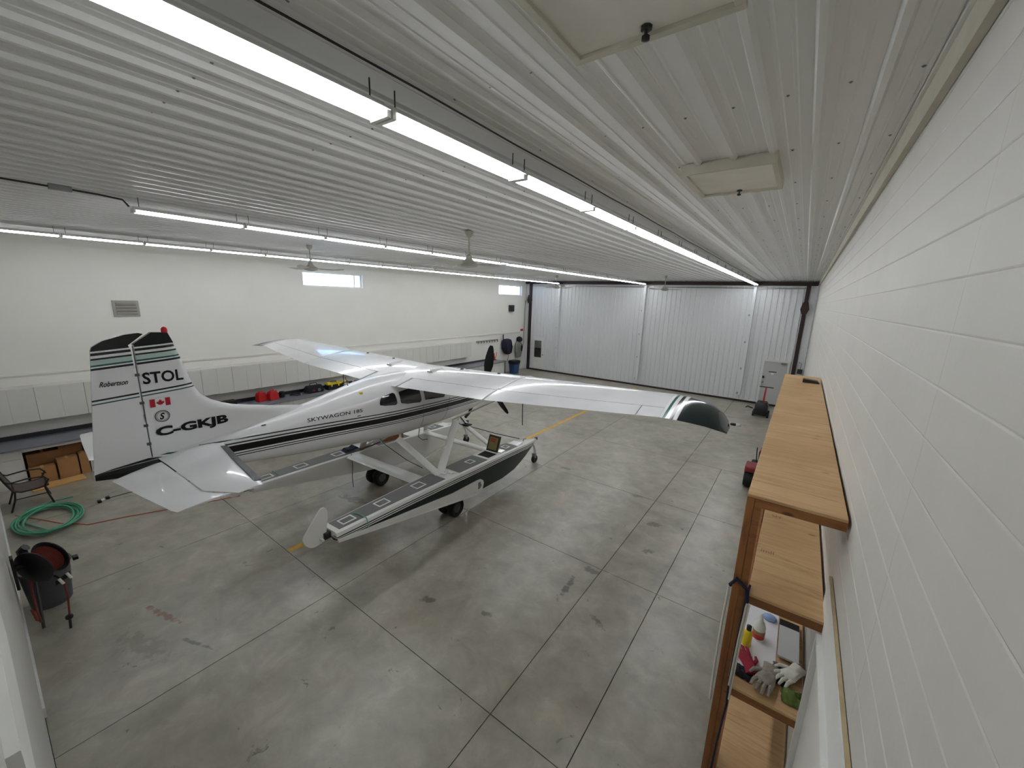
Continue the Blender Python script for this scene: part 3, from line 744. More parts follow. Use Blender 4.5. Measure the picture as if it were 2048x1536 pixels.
for s in (1, -1):
    mbw = MB(); mbw.loft([wsec(s, b, front, wing_at(b)) for b in (0.5, 1.2, 1.9, 2.6, 3.4, 4.2, 5.0, 5.26)])
    wing = mbw.build('wing', 'aircraft_white', plane, True)
    MB().loft([wsec(s, b, full, wing_at(b)) for b in (0.0, 0.25, 0.5)]).build('wing_root', 'aircraft_white', wing, True)
    MB().loft([wsec(s, b, rear, wing_at(b)) for b in (0.56, 1.2, 1.9, 2.57)]).build('flap', 'aircraft_white', wing, True)
    MB().loft([wsec(s, b, rear, wing_at(b)) for b in (2.61, 3.4, 4.2, 4.95)]).build('aileron', 'aircraft_white', wing, True)
    MB().loft([wsec(s, b, rear, wing_at(b)) for b in (4.962, 5.258)]).build('wing_edge', 'aircraft_white', wing, True)
    MB().loft([wsec(s, t[0], full, t[1:5], t[5]) for t in TIPS]).build('wing_tip', 'tip_paint', wing, True)
    # raised rib at the break, fuel caps, stall fence, position light
    MB().loft([[(s * 2.578, p[1], p[2] + 0.012), (s * 2.622, p[1], p[2] + 0.012), (s * 2.622, p[1], p[2] - 0.01), (s * 2.578, p[1], p[2] - 0.01)] for p in (wing_top(2.6, f) for f in (0.01, 0.03, 0.08, 0.15, 0.3, 0.5, 0.73))]).build('fence_strip', 'deck_grey' if False else 'aircraft_white', wing, True)
    for b in (1.05, 2.0):
        p = wing_top(b, 0.22); MB().lathe([(0.03, -0.01), (0.032, 0.012), (0.02, 0.02), (0.002, 0.022)], (s * p[0], p[1], p[2]), (0, 0, 1), 10).build('fuel_cap', 'hinge_dark', wing, True)
    p = wing_top(0.62, 0.5); MB().box(s * 0.62 - 0.004, s * 0.62 + 0.004, p[1] - 0.02, p[1] + 0.34, p[2] - 0.01, p[2] + 0.05).build('stall_fence', 'aircraft_white', wing)
    MB().box(s * 0.62 - 0.07, s * 0.62 + 0.07, p[1] - 0.035, p[1] - 0.02, p[2] - 0.02, p[2] + 0.022).build('fence_foot', 'dull_vent', wing)
    # position light on a short stalk beyond the tip
    lt = MB().lathe([(0.012, 0), (0.02, 0.02), (0.02, 0.06), (0.008, 0.075)], (s * 6.06, 0.72, 2.95), (s, 0, 0), 8).build('position_light', 'black_plastic', wing, True)
    MB().lathe([(0.018, 0.07), (0.024, 0.09), (0.018, 0.12), (0.004, 0.13)], (s * 6.06, 0.72, 2.95), (s, 0, 0), 8).build('light_lens', 'white_plastic', lt, True)
    # lift strut and tie-down rope
    A_ = Vector((s * 0.53, 1.30, 1.78)); B_ = Vector((s * 2.62, 0.82, 2.91)); d = (B_ - A_).normalized(); fw = Vector((0, 1, 0)); fw = (fw - d * fw.dot(d)).normalized(); nn = d.cross(fw)
    MB().loft([[p + fw * (0.05 * math.cos(2 * PI * k / 10)) + nn * (0.017 * math.sin(2 * PI * k / 10)) for k in range(10)] for p in (A_, B_)]).build('wing_strut', 'aircraft_white', plane, True)
    MB().tube([(s * 2.72, 0.72, 2.93), (s * 2.715, 0.72, 2.6), (s * 2.72, 0.73, 2.24)], 0.009, 6).build('tie_down_rope', 'hinge_dark', wing)

# --- tail
def slab_outline(poly, th, edge, nm, m, parent):
    """vertical flat surface with thinned edges: poly in (y, z)"""
    n = len(poly); cy = sum(p[0] for p in poly) / n; cz = sum(p[1] for p in poly) / n
    def ins(k): return [(p[0] + (cy - p[0]) * k, p[1] + (cz - p[1]) * k) for p in poly]
    secs = [[(-th, y, z) for y, z in ins(0.10)], [(-edge, y, z) for y, z in poly], [(edge, y, z) for y, z in poly], [(th, y, z) for y, z in ins(0.10)]]
    return MB().loft(secs).build(nm, m, parent, False)
def fin_mesh(le, te, th):
    """fin as horizontal foil slices: le, te functions given as lists of (z, y)"""
    def at(L, z):
        for p, q in zip(L[:-1], L[1:]):
            if p[0] <= z <= q[0]: return p[1] + (q[1] - p[1]) * (z - p[0]) / (q[0] - p[0])
        return L[-1][1] if z > L[-1][0] else L[0][1]
    return at
FIN_LE = [(2.44, -1.55), (2.56, -1.6), (2.66, -1.75), (2.72, -1.95), (2.80, -2.35), (2.87, -2.65), (2.93, -2.88), (2.98, -3.0), (3.05, -3.13), (3.14, -3.235), (3.29, -3.31), (3.63, -3.39), (3.81, -3.44), (3.99, -3.50)]
at_ = fin_mesh(FIN_LE, None, 0)
fin_secs = []; NF = 7
for z in (2.36, 2.44, 2.56, 2.66, 2.72, 2.80, 2.87, 2.93, 2.98, 3.05, 3.14, 3.29, 3.45, 3.63, 3.81, 3.86):
    le = at_(FIN_LE, z); te = -3.833; c = le - te; th = min(0.05, 0.05)
    prof = [(0, 0.0), (0.04, 0.35), (0.12, 0.7), (0.3, 1), (0.6, 0.95), (1, 0.75)]
    tt = 0.045 if z > 2.9 else 0.045 + 0.02 * (2.9 - z)
    fin_secs.append([(tt * w_, le - x * c, z) for x, w_ in prof] + [(-tt * w_, le - x * c, z) for x, w_ in reversed(prof)][:-1])
fin = MB().loft(fin_secs).build('fin', 'fin_paint', plane, True)
FT = [(-3.455, 3.86), (-3.50, 3.99), (-3.66, 4.0), (-3.845, 3.865), (-3.833, 3.86)]
MB().loft([[(s_ * 0.03, y, z) for y, z in FT] for s_ in (-1, 1)]).build('fin_cap', 'plane_black', fin)
RUD = [(-3.845, 2.44), (-3.868, 3.80), (-3.885, 3.86), (-3.735, 3.985), (-3.78, 4.0), (-3.90, 3.985), (-4.09, 3.925), (-4.185, 3.86), (-4.20, 3.82), (-4.365, 2.345), (-4.36, 2.33)]
rud_secs = []
for (s_, k) in ((-1, 0.0), (-1, 1.0), (1, 1.0), (1, 0.0)):
    rud_secs.append([(s_ * ((0.034 + (y + 3.85) * 0.055) if k else 0.004), y, z) for y, z in RUD])
rud = MB().loft([[(-(0.034 + min(0, y + 3.85) * 0.05), y, z) for y, z in RUD], [((0.034 + min(0, y + 3.85) * 0.05), y, z) for y, z in RUD]]).build('rudder', 'fin_paint', plane)
MB().tube([(0.036, -3.84, 2.44), (0.04, -3.845, 3.2), (0.036, -3.85, 3.85)], 0.005, 5).build('hinge_line', 'hinge_dark', fin)
for z in (2.62, 2.86, 3.15, 3.5):
    MB().box(0.03, 0.05, -3.87, -3.83, z - 0.015, z + 0.015).build('hinge', 'hinge_dark', rud)
MB().lathe([(0.03, 0), (0.034, 0.02), (0.032, 0.05), (0.02, 0.07), (0.003, 0.078)], (0, -3.52, 3.985), (0, 0, 1), 12).build('beacon', 'beacon_red', fin, True)
finx = 0.046
FP = lambda y0, z0, sl=0.0, x=finx: (lambda u, v: (x, y0 + u, z0 + v + u * sl))
lettering('STOL', 0.40, FP(-3.81, 3.375), 'plane_black', fin, height=0.145, bold=0.025)
lettering('C-GKJB', 0.80, FP(-3.77, 2.655, 0.0, 0.052), 'plane_black', fin, height=0.155, bold=0.045)
lettering('Robertson', 0.25, FP(-4.19, 3.40, 0.0, 0.036), 'plane_black', rud, shear=0.45, height=0.06, bold=0.015)
lettering('STOL', 0.40, lambda u, v: (-finx, -3.41 - u, 3.375 + v), 'plane_black', fin, height=0.145, bold=0.025)
lettering('C-GKJB', 0.80, lambda u, v: (-0.05, -2.97 - u, 2.655 + v), 'plane_black', fin, height=0.155, bold=0.03)
# flag: two bars, white field and a leaf; round badge with an S
fy, fz, fw_, fh = -3.78, 3.075, 0.20, 0.10
flag = MB().box(finx - 0.004, finx + 0.001, fy + 0.05, fy + 0.15, fz, fz + fh).build('flag', 'white_plastic', fin)
for a in (fy, fy + 0.15): MB().box(finx - 0.004, finx + 0.002, a, a + 0.05, fz, fz + fh).build('flag_bar', 'plane_red', flag)
leaf = [(0, 0.5), (0.1, 0.28), (0.2, 0.33), (0.17, 0.05), (0.32, 0.2), (0.36, 0.1), (0.5, 0.12), (0.42, -0.03), (0.48, -0.08), (0.22, -0.27), (0.25, -0.36), (0.03, -0.32), (0.03, -0.5)]
leaf = leaf + [(-x, y) for x, y in reversed(leaf[1:])]
MB().prism([(fy + 0.10 + 0.085 * x, fz + 0.05 + 0.085 * y) for x, y in leaf], finx + 0.001, finx + 0.003, lambda u, v, w_: (w_, u, v)).build('leaf', 'plane_red', flag)
bd = MB(); cy0, cz0 = -3.68, 2.945
for (r0, r1) in ((0.076, 0.068), (0.060, 0.056)):
    n = 24; bd.add([(finx + 0.002, cy0 + r * math.cos(2 * PI * k / n), cz0 + r * math.sin(2 * PI * k / n)) for r in (r0, r1) for k in range(n)], [(k, (k + 1) % n, n + (k + 1) % n, n + k) for k in range(n)])
bdo = bd.build('badge', 'plane_black', fin)
lettering('S', 0.055, FP(cy0 - 0.03, cz0 - 0.042, 0, finx + 0.002), 'plane_black', bdo, shear=0.3, height=0.084, bold=0.03)
# tailplane and elevators
flat = foil(10, 0.09)
for s in (1, -1):
    def tsec(b, le, te, fo): return [(s * b, le - x * (le - te), 2.42 + z * (le - te) * 0.8) for x, z in fo]
    ST = [(0.08, -3.08, -3.80), (0.4, -3.14, -3.80), (1.2, -3.27, -3.815), (1.5, -3.31, -3.82)]
    st = MB().loft([tsec(b, le, te, foil(10, 0.10)) for b, le, te in ST] + [tsec(1.7, -3.34, -3.70, foil(10, 0.10)), tsec(1.84, -3.38, -3.62, foil(10, 0.10))]).build('tailplane', 'aircraft_white', plane, True)
    EL = [(0.26, -3.815, -3.9), (0.36, -3.815, -4.12), (0.47, -3.815, -4.31), (1.2, -3.83, -4.23), (1.52, -3.835, -4.19)]
    el = MB().loft([tsec(b, le, te, foil(10, 0.07)) for b, le, te in EL] + [tsec(1.72, -3.72, -4.165, foil(10, 0.07)), tsec(1.8, -3.65, -4.14, foil(10, 0.05))]).build('elevator', 'aircraft_white', plane, True)
    MB().loft([[(s * b, le + 0.006, 2.42 + 0.016), (s * b, le - 0.07, 2.42 + 0.036 * (1 if b < 1.7 else 0.6)), (s * b, le - 0.07, 2.42 + 0.02), (s * b, le + 0.0, 2.42)] for b, le in ((0.3, -3.12), (0.9, -3.222), (1.5, -3.31), (1.72, -3.345))]).build('leading_edge_boot', 'hinge_dark', st)

# --- floats
DKY = [(-2.3, 1.095), (-1.0, 1.08), (0.0, 1.06), (1.0, 1.02), (2.0, 0.97), (2.8, 0.90), (3.4, 0.82), (3.8, 0.75), (3.95, 0.72)]
def interp(L, y):
    for p, q in zip(L[:-1], L[1:]):
        if p[0] <= y <= q[0]: return p[1] + (q[1] - p[1]) * (y - p[0]) / (q[0] - p[0])
    return L[0][1] if y < L[0][0] else L[-1][1]
HWD = [(-2.3, 0.19), (-1.0, 0.225), (0.0, 0.26), (1.0, 0.28), (2.0, 0.27), (2.6, 0.24), (3.1, 0.19), (3.5, 0.125), (3.8, 0.06), (3.95, 0.02)]
CHN = [(-2.3, 0.965), (-1.64, 0.845), (-0.54, 0.655), (0.9, 0.41), (1.9, 0.345), (2.45, 0.38), (2.9, 0.48), (3.3, 0.585), (3.7, 0.67), (3.95, 0.705)]
KEL = [(-2.3, 0.92), (-1.64, 0.78), (-0.54, 0.56), (0.92, 0.30), (1.9, 0.25), (2.45, 0.29), (2.9, 0.40), (3.3, 0.54), (3.7, 0.65), (3.95, 0.70)]
FCX = 1.245
def make_float(s):
    fb = MB(); uv = []; secs = []; yl = [-2.3, -2.0, -1.64, -1.0, -0.54, 0, 0.5, 0.9, 1.4, 1.9, 2.2, 2.45, 2.7, 2.9, 3.1, 3.3, 3.5, 3.7, 3.82, 3.95]
    for y in yl:
        dz, hw, cz_, kz_ = interp(DKY, y), interp(HWD, y), interp(CHN, y), interp(KEL, y); dk = hw - min(0.045, hw * 0.4)
        hgt = dz - cz_
        pr = [(dk, dz, 0, -0.02), (hw * 0.97, dz - 0.018, 1, 0.0), (hw, dz - 0.05, 1, 0.035), (hw + 0.01, dz - 0.35 * hgt - 0.03, 1, 0.35 * hgt + 0.02), (hw, cz_ + 0.05 * min(1, hgt * 3), 1, hgt - 0.05 * min(1, hgt * 3)), (hw * 0.98, cz_, 1, 0.70),
              (0.0, kz_, 0, 0.8)]
        sec = []
        for (x, z, u, v) in pr: sec.append(((FCX + x) * s, y, z)); uv.append((u, v))
        for (x, z, u, v) in reversed(pr[:-1]): sec.append(((FCX - x) * s, y, z)); uv.append((0.0, v))
        secs.append(sec)
    fb.loft(secs); fb.uv = uv
    fo = fb.build('float', 'float_paint', plane, True)
    # grey walkway on the deck, in lengths, with the hatch rings
    def strip(y0, y1, w0, h, m, nm, par, x0=None, x1=None):
        n = max(2, int((y1 - y0) / 0.3)); secs_ = []
        for i in range(n + 1):
            y = y0 + (y1 - y0) * i / n; dz = interp(DKY, y); hw = interp(HWD, y) - 0.055 if w0 is None else w0
            a, b = (-hw, hw) if x0 is None else (x0, x1)
            secs_.append([((FCX + a) * s, y, dz - 0.004), ((FCX + b) * s, y, dz - 0.004), ((FCX + b) * s, y, dz + h), ((FCX + a) * s, y, dz + h)])
        return MB().loft(secs_).build(nm, m, par)
    strip(-2.22, 0.02, None, 0.004, 'deck_grey', 'walkway', fo)
    strip(0.42, 1.38, None, 0.004, 'deck_grey', 'walkway', fo)
    strip(2.15, 2.7, None, 0.004, 'deck_grey', 'walkway', fo)
    for (y0, wd) in ((-2.12, 0.085), (-1.45, 0.09), (-0.62, 0.10), (0.92, 0.085), (2.3, 0.085)):
        L = 0.24 if y0 < 0 else 0.2
        ring = MB(); t = 0.022
        for (a, b, c, d) in ((-wd, wd, y0, y0 + t), (-wd, wd, y0 + L - t, y0 + L), (-wd, -wd + t, y0 + t, y0 + L - t), (wd - t, wd, y0 + t, y0 + L - t)):
            dz = interp(DKY, (c + d) / 2); ring.box(min((FCX + a) * s, (FCX + b) * s), max((FCX + a) * s, (FCX + b) * s), c, d, dz, dz + 0.011)
        ring.build('hatch_ring', 'white_plastic', fo)
    # fittings around the strut foot
    for (y, x) in ((0.18, 0.0), (0.3, 0.08), (0.3, -0.08)):
        dz = interp(DKY, y); MB().box((FCX + x) * s - 0.07, (FCX + x) * s + 0.07, y - 0.04, y + 0.04, dz - 0.005, dz + 0.02).build('deck_fitting', 'float_white', fo, bevel=0.006)
    # wheel fairing on the outer side (white, rounded front)
    ou = FCX + 0.262
    pol = [(-2.29, 0.985), (-1.3, 0.872), (0.15, 0.728), (0.9, 0.712), (1.02, 0.70), (1.10, 0.65), (1.13, 0.58), (1.10, 0.47), (1.05, 0.40), (0.9, 0.37), (-0.54, 0.63), (-1.64, 0.82), (-2.29, 0.94)]
    fa = MB(); n = len(pol)
    def outx(y): return FCX + interp(HWD, y)
    fa.loft([[(s * (outx(y) - 0.03), y, z) for y, z in pol], [(s * (outx(y) + 0.028), y, z) for y, z in pol]])
    fa.build('wheel_fairing', 'float_white', fo)
    MB().prism([(0.93, 0.65), (1.0, 0.65), (1.05, 0.55), (1.0, 0.50), (0.93, 0.50)], 0, 0.004, lambda u, v, w_: (s * (outx(u) + 0.027 + w_), u, v)).build('fairing_slot', 'deck_grey', fo)
    # main wheels: a pair, on a leg; small nose wheel on its leg
    leg = MB().tube([(s * (FCX - 0.03), 0.62, 0.48), (s * (FCX - 0.03), 0.52, 0.3), (s * (FCX - 0.03), 0.47, 0.21)], 0.03, 8).build('main_gear', 'float_white', fo, True)
    MB().cyl((s * (FCX - 0.18), 0.47, 0.21), (s * (FCX + 0.12), 0.47, 0.21), 0.02, 8).build('axle', 'grey_metal', leg)
    for dx in (-0.16, 0.10):
        cx_ = s * (FCX - 0.03 + dx)
        MB().lathe([(0.11, -0.05), (0.17, -0.075), (0.20, -0.055), (0.21, 0.0), (0.20, 0.055), (0.17, 0.075), (0.11, 0.05)], (cx_, 0.47, 0.21), (1, 0, 0), 22).build('tire', 'black_rubber', leg, True)
        MB().lathe([(0.02, -0.062), (0.05, -0.06), (0.105, -0.05), (0.105, 0.05), (0.05, 0.06), (0.02, 0.062)], (cx_, 0.47, 0.21), (1, 0, 0), 14).build('wheel_hub', 'grey_plastic', leg, True)
    ng = MB().tube([(s * FCX, 3.72, 0.66), (s * FCX, 3.86, 0.50), (s * FCX, 3.92, 0.36), (s * FCX, 3.9, 0.26)], [0.025, 0.03, 0.035, 0.025], 8).build('nose_gear', 'float_white', fo, True)
    MB().box(s * FCX - 0.05, s * FCX + 0.05, 3.83, 3.92, 0.16, 0.30).build('fork', 'grey_metal', ng, bevel=0.012)
    MB().lathe([(0.05, -0.03), (0.10, -0.045), (0.125, 0), (0.10, 0.045), (0.05, 0.03)], (s * FCX, 3.90, 0.125), (1, 0, 0), 16).build('nose_tire', 'black_rubber', ng, True)
    # bumper and cleat at the bow
    MB().box(s * FCX - 0.03, s * FCX + 0.03, 3.9, 3.99, 0.67, 0.75).build('bow_bumper', 'hinge_dark', fo, bevel=0.012)
    MB().tube([(s * FCX, 3.25, 0.84), (s * FCX, 3.25, 0.89), (s * FCX, 3.4, 0.87)], 0.011, 6).build('cleat', 'grey_metal', fo)
    # water rudder, lifted
    wr_ = rounded([(-2.411, 1.47), (-2.349, 1.473), (-2.305, 1.414), (-2.31, 1.28), (-2.33, 1.185), (-2.35, 1.057), (-2.372, 0.953), (-2.453, 0.923), (-2.545, 0.917), (-2.607, 0.943), (-2.671, 1.011), (-2.70, 1.099), (-2.69, 1.14), (-2.658, 1.175), (-2.535, 1.33)], 0.03, 2)
    MB().prism([(p, q) for p, q in wr_], -0.012, 0.012, lambda u, v, w_: (s * FCX + w_ + (v - 1.2) * 0.0, u, v)).build('water_rudder', 'float_white', fo)
    tb = MB().box(s * FCX - 0.05, s * FCX + 0.05, -2.40, -2.30, 0.97, 1.07).build('rudder_bracket', 'dark_metal', fo, bevel=0.01)
    MB().box(s * FCX - 0.09, s * FCX + 0.09, -2.46, -2.43, 0.99, 1.02).build('tiller_arm', 'float_white', tb)
    MB().tube([(s * (FCX - 0.1), -1.82, 1.097), (s * FCX, -1.80, 1.11), (s * (FCX + 0.19), -1.78, 1.09), (s * (FCX + 0.235), -1.78, 0.95)], 0.008, 6).build('mooring_line', 'green_hose', fo)
    return fo
fR = make_float(1); fL_ = make_float(-1)
lettering('Wipline', 0.22, lambda u, v: (FCX + interp(HWD, 2.62 + u) + 0.006, 2.62 + u, 0.70 - 0.02 * u + v), 'white_plastic', fR, shear=0.3, height=0.055)
# open locker in the right float deck: dark well and the raised lid
dz = interp(DKY, 1.6)
MB().box(FCX - 0.16, FCX + 0.16, 1.4, 1.78, dz - 0.02, dz + 0.006).build('locker_well', 'dark_gap', fR)
lid = MB().obox((FCX, 1.90, 1.18), (1, 0, 0), (0, 0.36, 0.93), (0, 0.93, -0.36), 0.16, 0.19, 0.014).build('locker_lid', 'lid_rim', fR)
MB().obox((FCX, 1.878, 1.185), (1, 0, 0), (0, 0.36, 0.93), (0, 0.93, -0.36), 0.115, 0.145, 0.008).build('lid_lining', 'khaki', lid)
for q in range(3):
    MB().obox((FCX - 0.01, 1.878 + 0.105 * 0.36 - q * 0.011, 1.185 + 0.105 * 0.93 - q * 0.028), (1, 0, 0), (0, 0.36, 0.93), (0, 0.93, -0.36), 0.085 - 0.012 * q, 0.009, 0.0095).build('lid_notice', 'red_plastic', lid)
# flat white covers on the fore deck
for fo_, s in ((fR, 1), (fL_, -1)):
    for (y0, y1) in ((1.95, 2.14), (2.74, 3.0)):
        d0 = interp(DKY, (y0 + y1) / 2); hw = interp(HWD, y1) - 0.07
        MB().box(s * FCX - hw, s * FCX + hw, y0, y1, d0 - 0.02, d0 + 0.012).build('deck_cover', 'float_white', fo_, bevel=0.005)

# struts between floats and fuselage
def strut(A, Bq, wd, th, nm='float_strut', fwd=(0, 1, 0)):
    A = Vector(A); Bq = Vector(Bq); d = (Bq - A).normalized(); f = Vector(fwd); f = (f - d * f.dot(d)).normalized(); n_ = d.cross(f)
    return MB().loft([[p + f * (wd * math.cos(2 * PI * k / 12)) + n_ * (th * math.sin(2 * PI * k / 12)) for k in range(12)] for p in (A, Bq)]).build(nm, 'float_white', plane, True)
for s in (1, -1):
    strut((s * 1.2, 0.10, 1.05), (s * 0.46, -0.28, 1.76), 0.085, 0.022)
    strut((s * 1.2, 0.12, 1.05), (s * 0.50, 1.42, 1.72), 0.085, 0.022)
    strut((s * 1.16, 2.08, 0.95), (s * 0.50, 1.50, 1.72), 0.075, 0.022)
    MB().tube([(s * 0.9, -0.05, 1.33), (s * 0.85, 0.75, 1.40)], 0.012, 6).build('brace_wire', 'float_white', plane)
strut((1.10, -0.28, 1.02), (-1.10, -0.28, 1.02), 0.17, 0.035, 'spreader_bar')
strut((1.10, 1.98, 0.93), (-1.10, 1.98, 0.93), 0.12, 0.032, 'spreader_bar')
MB().tube([(1.1, 3.3, 0.86), (0.4, 3.15, 0.9), (-1.1, 3.3, 0.86)], 0.012, 6).build('bow_line', 'hinge_dark', plane)
# paddle held along the left float, dark ropes
pd = MB().tube([(-0.98, -0.12, 1.12), (-0.98, 0.42, 1.14)], 0.018, 8).build('paddle', 'brown_rod', plane, True)
MB().loft([[(-0.985, y, z + q * hw) for q in (-1, 1)] + [(-0.97, y, z + q * hw) for q in (1, -1)] for (y, z, hw) in ((0.5, 1.14, 0.02), (0.66, 1.14, 0.055), (0.9, 1.14, 0.075), (1.12, 1.14, 0.075))]).build('paddle_blade', 'paddle_wood', pd)
MB().box(-0.99, -0.965, 0.98, 1.05, 1.06, 1.22).build('blade_band', 'white_plastic', pd)
MB().tube([(-1.0, -0.34, 1.08), (-0.985, -0.33, 0.8), (-0.99, -0.35, 0.55), (-0.985, -0.34, 0.3)], 0.008, 6).build('rope', 'hinge_dark', plane)
MB().tube([(-0.25, -0.32, 1.78), (0.1, -0.3, 1.55), (0.5, -0.1, 1.25), (0.8, 0.05, 1.1)], 0.008, 6).build('rope', 'hinge_dark', plane)
MB().tube([(0.2, 0.55, 1.70), (0.2, 0.52, 1.5), (0.24, 0.6, 1.42), (0.3, 0.7, 1.42)], 0.008, 6).build('rope', 'hinge_dark', plane)
tag(MB().prism([(-0.16, 0), (-0.10, 0.05), (0.02, 0.035), (0.1, 0.07), (0.17, 0.02), (0.16, 0)], -0.09, 0.09, lambda u, v, w_: (PO[0] - 1.2 + w_, 4.72 + u, 1.098 + v)).build('folded_cloth', 'navy_cloth', bevel=0.008), 'small navy cloth lying on the deck of the left float', 'cloth')

# ------------------------------------------------------------------ cabinets and counter along the left wall
CT = 0.92
tag(MB().box(XL + 0.001, -13.68, YN + 0.005, 18.45, CT - 0.04, CT).build('worktop', 'grey_laminate', bevel=0.006), 'long grey worktop running along the left wall', 'worktop')
tag(MB().box(XL + 0.001, XL + 0.022, YN + 0.005, 18.3, CT + 0.0005, CT + 0.10).build('backsplash', 'dark_laminate'), 'dark backsplash strip at the rear of the grey worktop', 'backsplash')
def base_unit(width, doors, open_=False):
    root = thing('base_cabinet', 'x', 'cabinet'); d = 0.84
    if open_:
        b = MB(); b.box(0, d, 0, 0.03, 0.0, 0.879).box(0, d, width - 0.03, width, 0.0, 0.879).box(0, 0.02, 0.03, width - 0.03, 0.0, 0.879).box(d - 0.05, d, 0.03, width - 0.03, 0.80, 0.879)
        b.build('body', 'cabinet_white', root)
    else:
        MB().box(0, d - 0.02, 0, width, 0.0, 0.879).build('body', 'cabinet_white', root)
        n = doors; w_ = width / n
        for k in range(n):
            dr = MB().box(d - 0.02, d, k * w_ + 0.003, (k + 1) * w_ - 0.003, 0.10, 0.66).build('door', 'cabinet_white', root, bevel=0.002)
            dw = MB().box(d - 0.02, d, k * w_ + 0.003, (k + 1) * w_ - 0.003, 0.668, 0.872).build('drawer', 'cabinet_white', root, bevel=0.002)
    return root
units = [(YN + 0.005, 0.445, 1, False), (0.33, 1.07, 0, True)]
y = 1.402
while y < 18.3:
    wd = min(0.89, 18.44 - y); units.append((y, wd, 2, False)); y += wd + 0.002
protos = {}
for k, (y, wd, n, op) in enumerate(units):
    key = (round(wd, 3), n, op)
    if key not in protos: r = base_unit(wd, n, op); protos[key] = r
    else: r = dup(protos[key])
    r.location = (XL + 0.001, y, 0)
    r['label'] = 'open white base cabinet with cardboard boxes inside, behind the tail' if op else 'white base cabinet under the grey worktop, %s from the near wall' % ORD[k]
    r['group'] = 'base cabinets under the worktop'
upp = None; k = 0; y = -0.04
while y < 15.8:
    if upp is None:
        upp = thing('wall_cabinet', 'x', 'cabinet'); r = upp
        MB().box(0, 0.38, 0, 0.797, 0, 0.80).build('body', 'cabinet_white', upp)
        for j in range(2): MB().box(0.381, 0.402, j * 0.398 + 0.0012, (j + 1) * 0.398 - 0.0012, 0.003, 0.797).build('door', 'cabinet_white', upp, bevel=0.002)
    else: r = dup(upp)
    r.location = (XL + 0.001, y, 1.375); r['label'] = 'white two-door wall cabinet above the worktop, %s from the near wall' % ORD[k]; r['group'] = 'wall cabinets in a row'
    y += 0.8; k += 1

# cardboard in the open cabinet
def carton(loc, sx, sy, sz, rz, m, lab, flaps=True, slot=False):
    root = thing('cardboard_box', lab, 'box', loc, rz, 'cardboard boxes by the open cabinet')
    b = MB(); t = 0.006
    b.box(-sx, sx, -sy, sy, 0, t).box(-sx, -sx + t, -sy, sy, t, sz).box(sx - t, sx, -sy, sy, t, sz).box(-sx + t, sx - t, -sy, -sy + t, t, sz).box(-sx + t, sx - t, sy - t, sy, t, sz)
    b.build('carton', m, root)
    if flaps:
        for s in (-1, 1): MB().obox((s * (sx * 0.5), 0, sz + 0.004), (1, 0, 0.02 * s), (0, 1, 0), (0, 0, 1), sx * 0.5 - 0.002, sy, 0.003).build('flap', m, root)
        MB().box(-0.001 - sx, sx + 0.001, -0.025, 0.025, sz + 0.008, sz + 0.0095).build('packing_tape', 'cardboard_light', root)
    if slot: MB().box(sx, sx + 0.002, -0.04, 0.04, sz * 0.62, sz * 0.62 + 0.022).build('hand_hole', 'dark_gap', root)
    return root
carton((-14.2, 0.66, 0.0), 0.24, 0.25, 0.66, 0.0, 'cardboard_dark', 'tall dark cardboard box at the back of the open cabinet, left')
carton((-14.2, 1.10, 0.0), 0.24, 0.19, 0.74, 0.0, 'cardboard_dark', 'tall dark cardboard box at the back of the open cabinet, right')
carton((-13.82, 0.60, 0.0), 0.11, 0.20, 0.37, 0.0, 'cardboard', 'low cardboard box with a hand hole at the cabinet front', slot=True)
carton((-13.82, 0.995, 0.0), 0.11, 0.165, 0.48, 0.05, 'cardboard', 'square cardboard box in the middle of the cabinet front')
carton((-13.82, 1.27, 0.0), 0.10, 0.075, 0.52, 0.0, 'cardboard', 'narrow cardboard box at the right end of the cabinet front')
tag(MB().box(-0.18, 0.18, -0.42, 0.42, 0.0, 0.03).build('cardboard_sheet', 'cardboard_light', loc=(-13.44, 0.78, 0.001), rot=(0, 0, 0.06), bevel=0.004), 'flat pale cardboard sheet lying on the floor before the open cabinet', 'cardboard')

# things on the worktop
def jerry(loc, rz, lab):
    r = thing('jerry_can', lab, 'fuel can', loc, rz, 'red jerry cans on the worktop')
    pol = rounded([(-0.15, 0), (0.15, 0), (0.15, 0.22), (0.07, 0.31), (-0.10, 0.31), (-0.15, 0.24)], 0.04)
    MB().prism(pol, -0.085, 0.085, lambda u, v, w_: (w_, u, v)).build('can_body', 'red_plastic', r, bevel=0.012)
    MB().tube([(0, -0.09, 0.30), (0, -0.07, 0.345), (0, 0.02, 0.345), (0, 0.04, 0.30)], 0.014, 8).build('handle', 'red_plastic', r, True)
    MB().lathe([(0.03, 0), (0.03, 0.04), (0.02, 0.05)], (0, 0.10, 0.262), (0, 0.5, 1), 10).build('cap', 'red_plastic', r, True)
    return r
jerry((-14.18, 5.50, CT), 0.3, 'red plastic jerry can on the worktop, left of the pair')
jerry((-14.12, 5.84, CT), 0.15, 'red plastic jerry can on the worktop, right of the pair')
r = thing('tool_case', 'flat black tool case on the worktop behind the fin', 'tool case', (-14.3, 4.55, CT))
MB().box(-0.15, 0.15, -0.24, 0.24, 0.0, 0.10).build('case_base', 'black_plastic', r, bevel=0.012); MB().box(-0.15, 0.15, -0.24, 0.24, 0.103, 0.17).build('case_lid', 'black_plastic', r, bevel=0.012)
MB().tube([(0.15, -0.06, 0.1), (0.19, -0.05, 0.1), (0.19, 0.05, 0.1), (0.15, 0.06, 0.1)], 0.01, 6).build('handle', 'black_plastic', r)
r = thing('canister', 'round black canister on the worktop beside the jerry cans', 'canister', (-14.25, 6.18, CT))
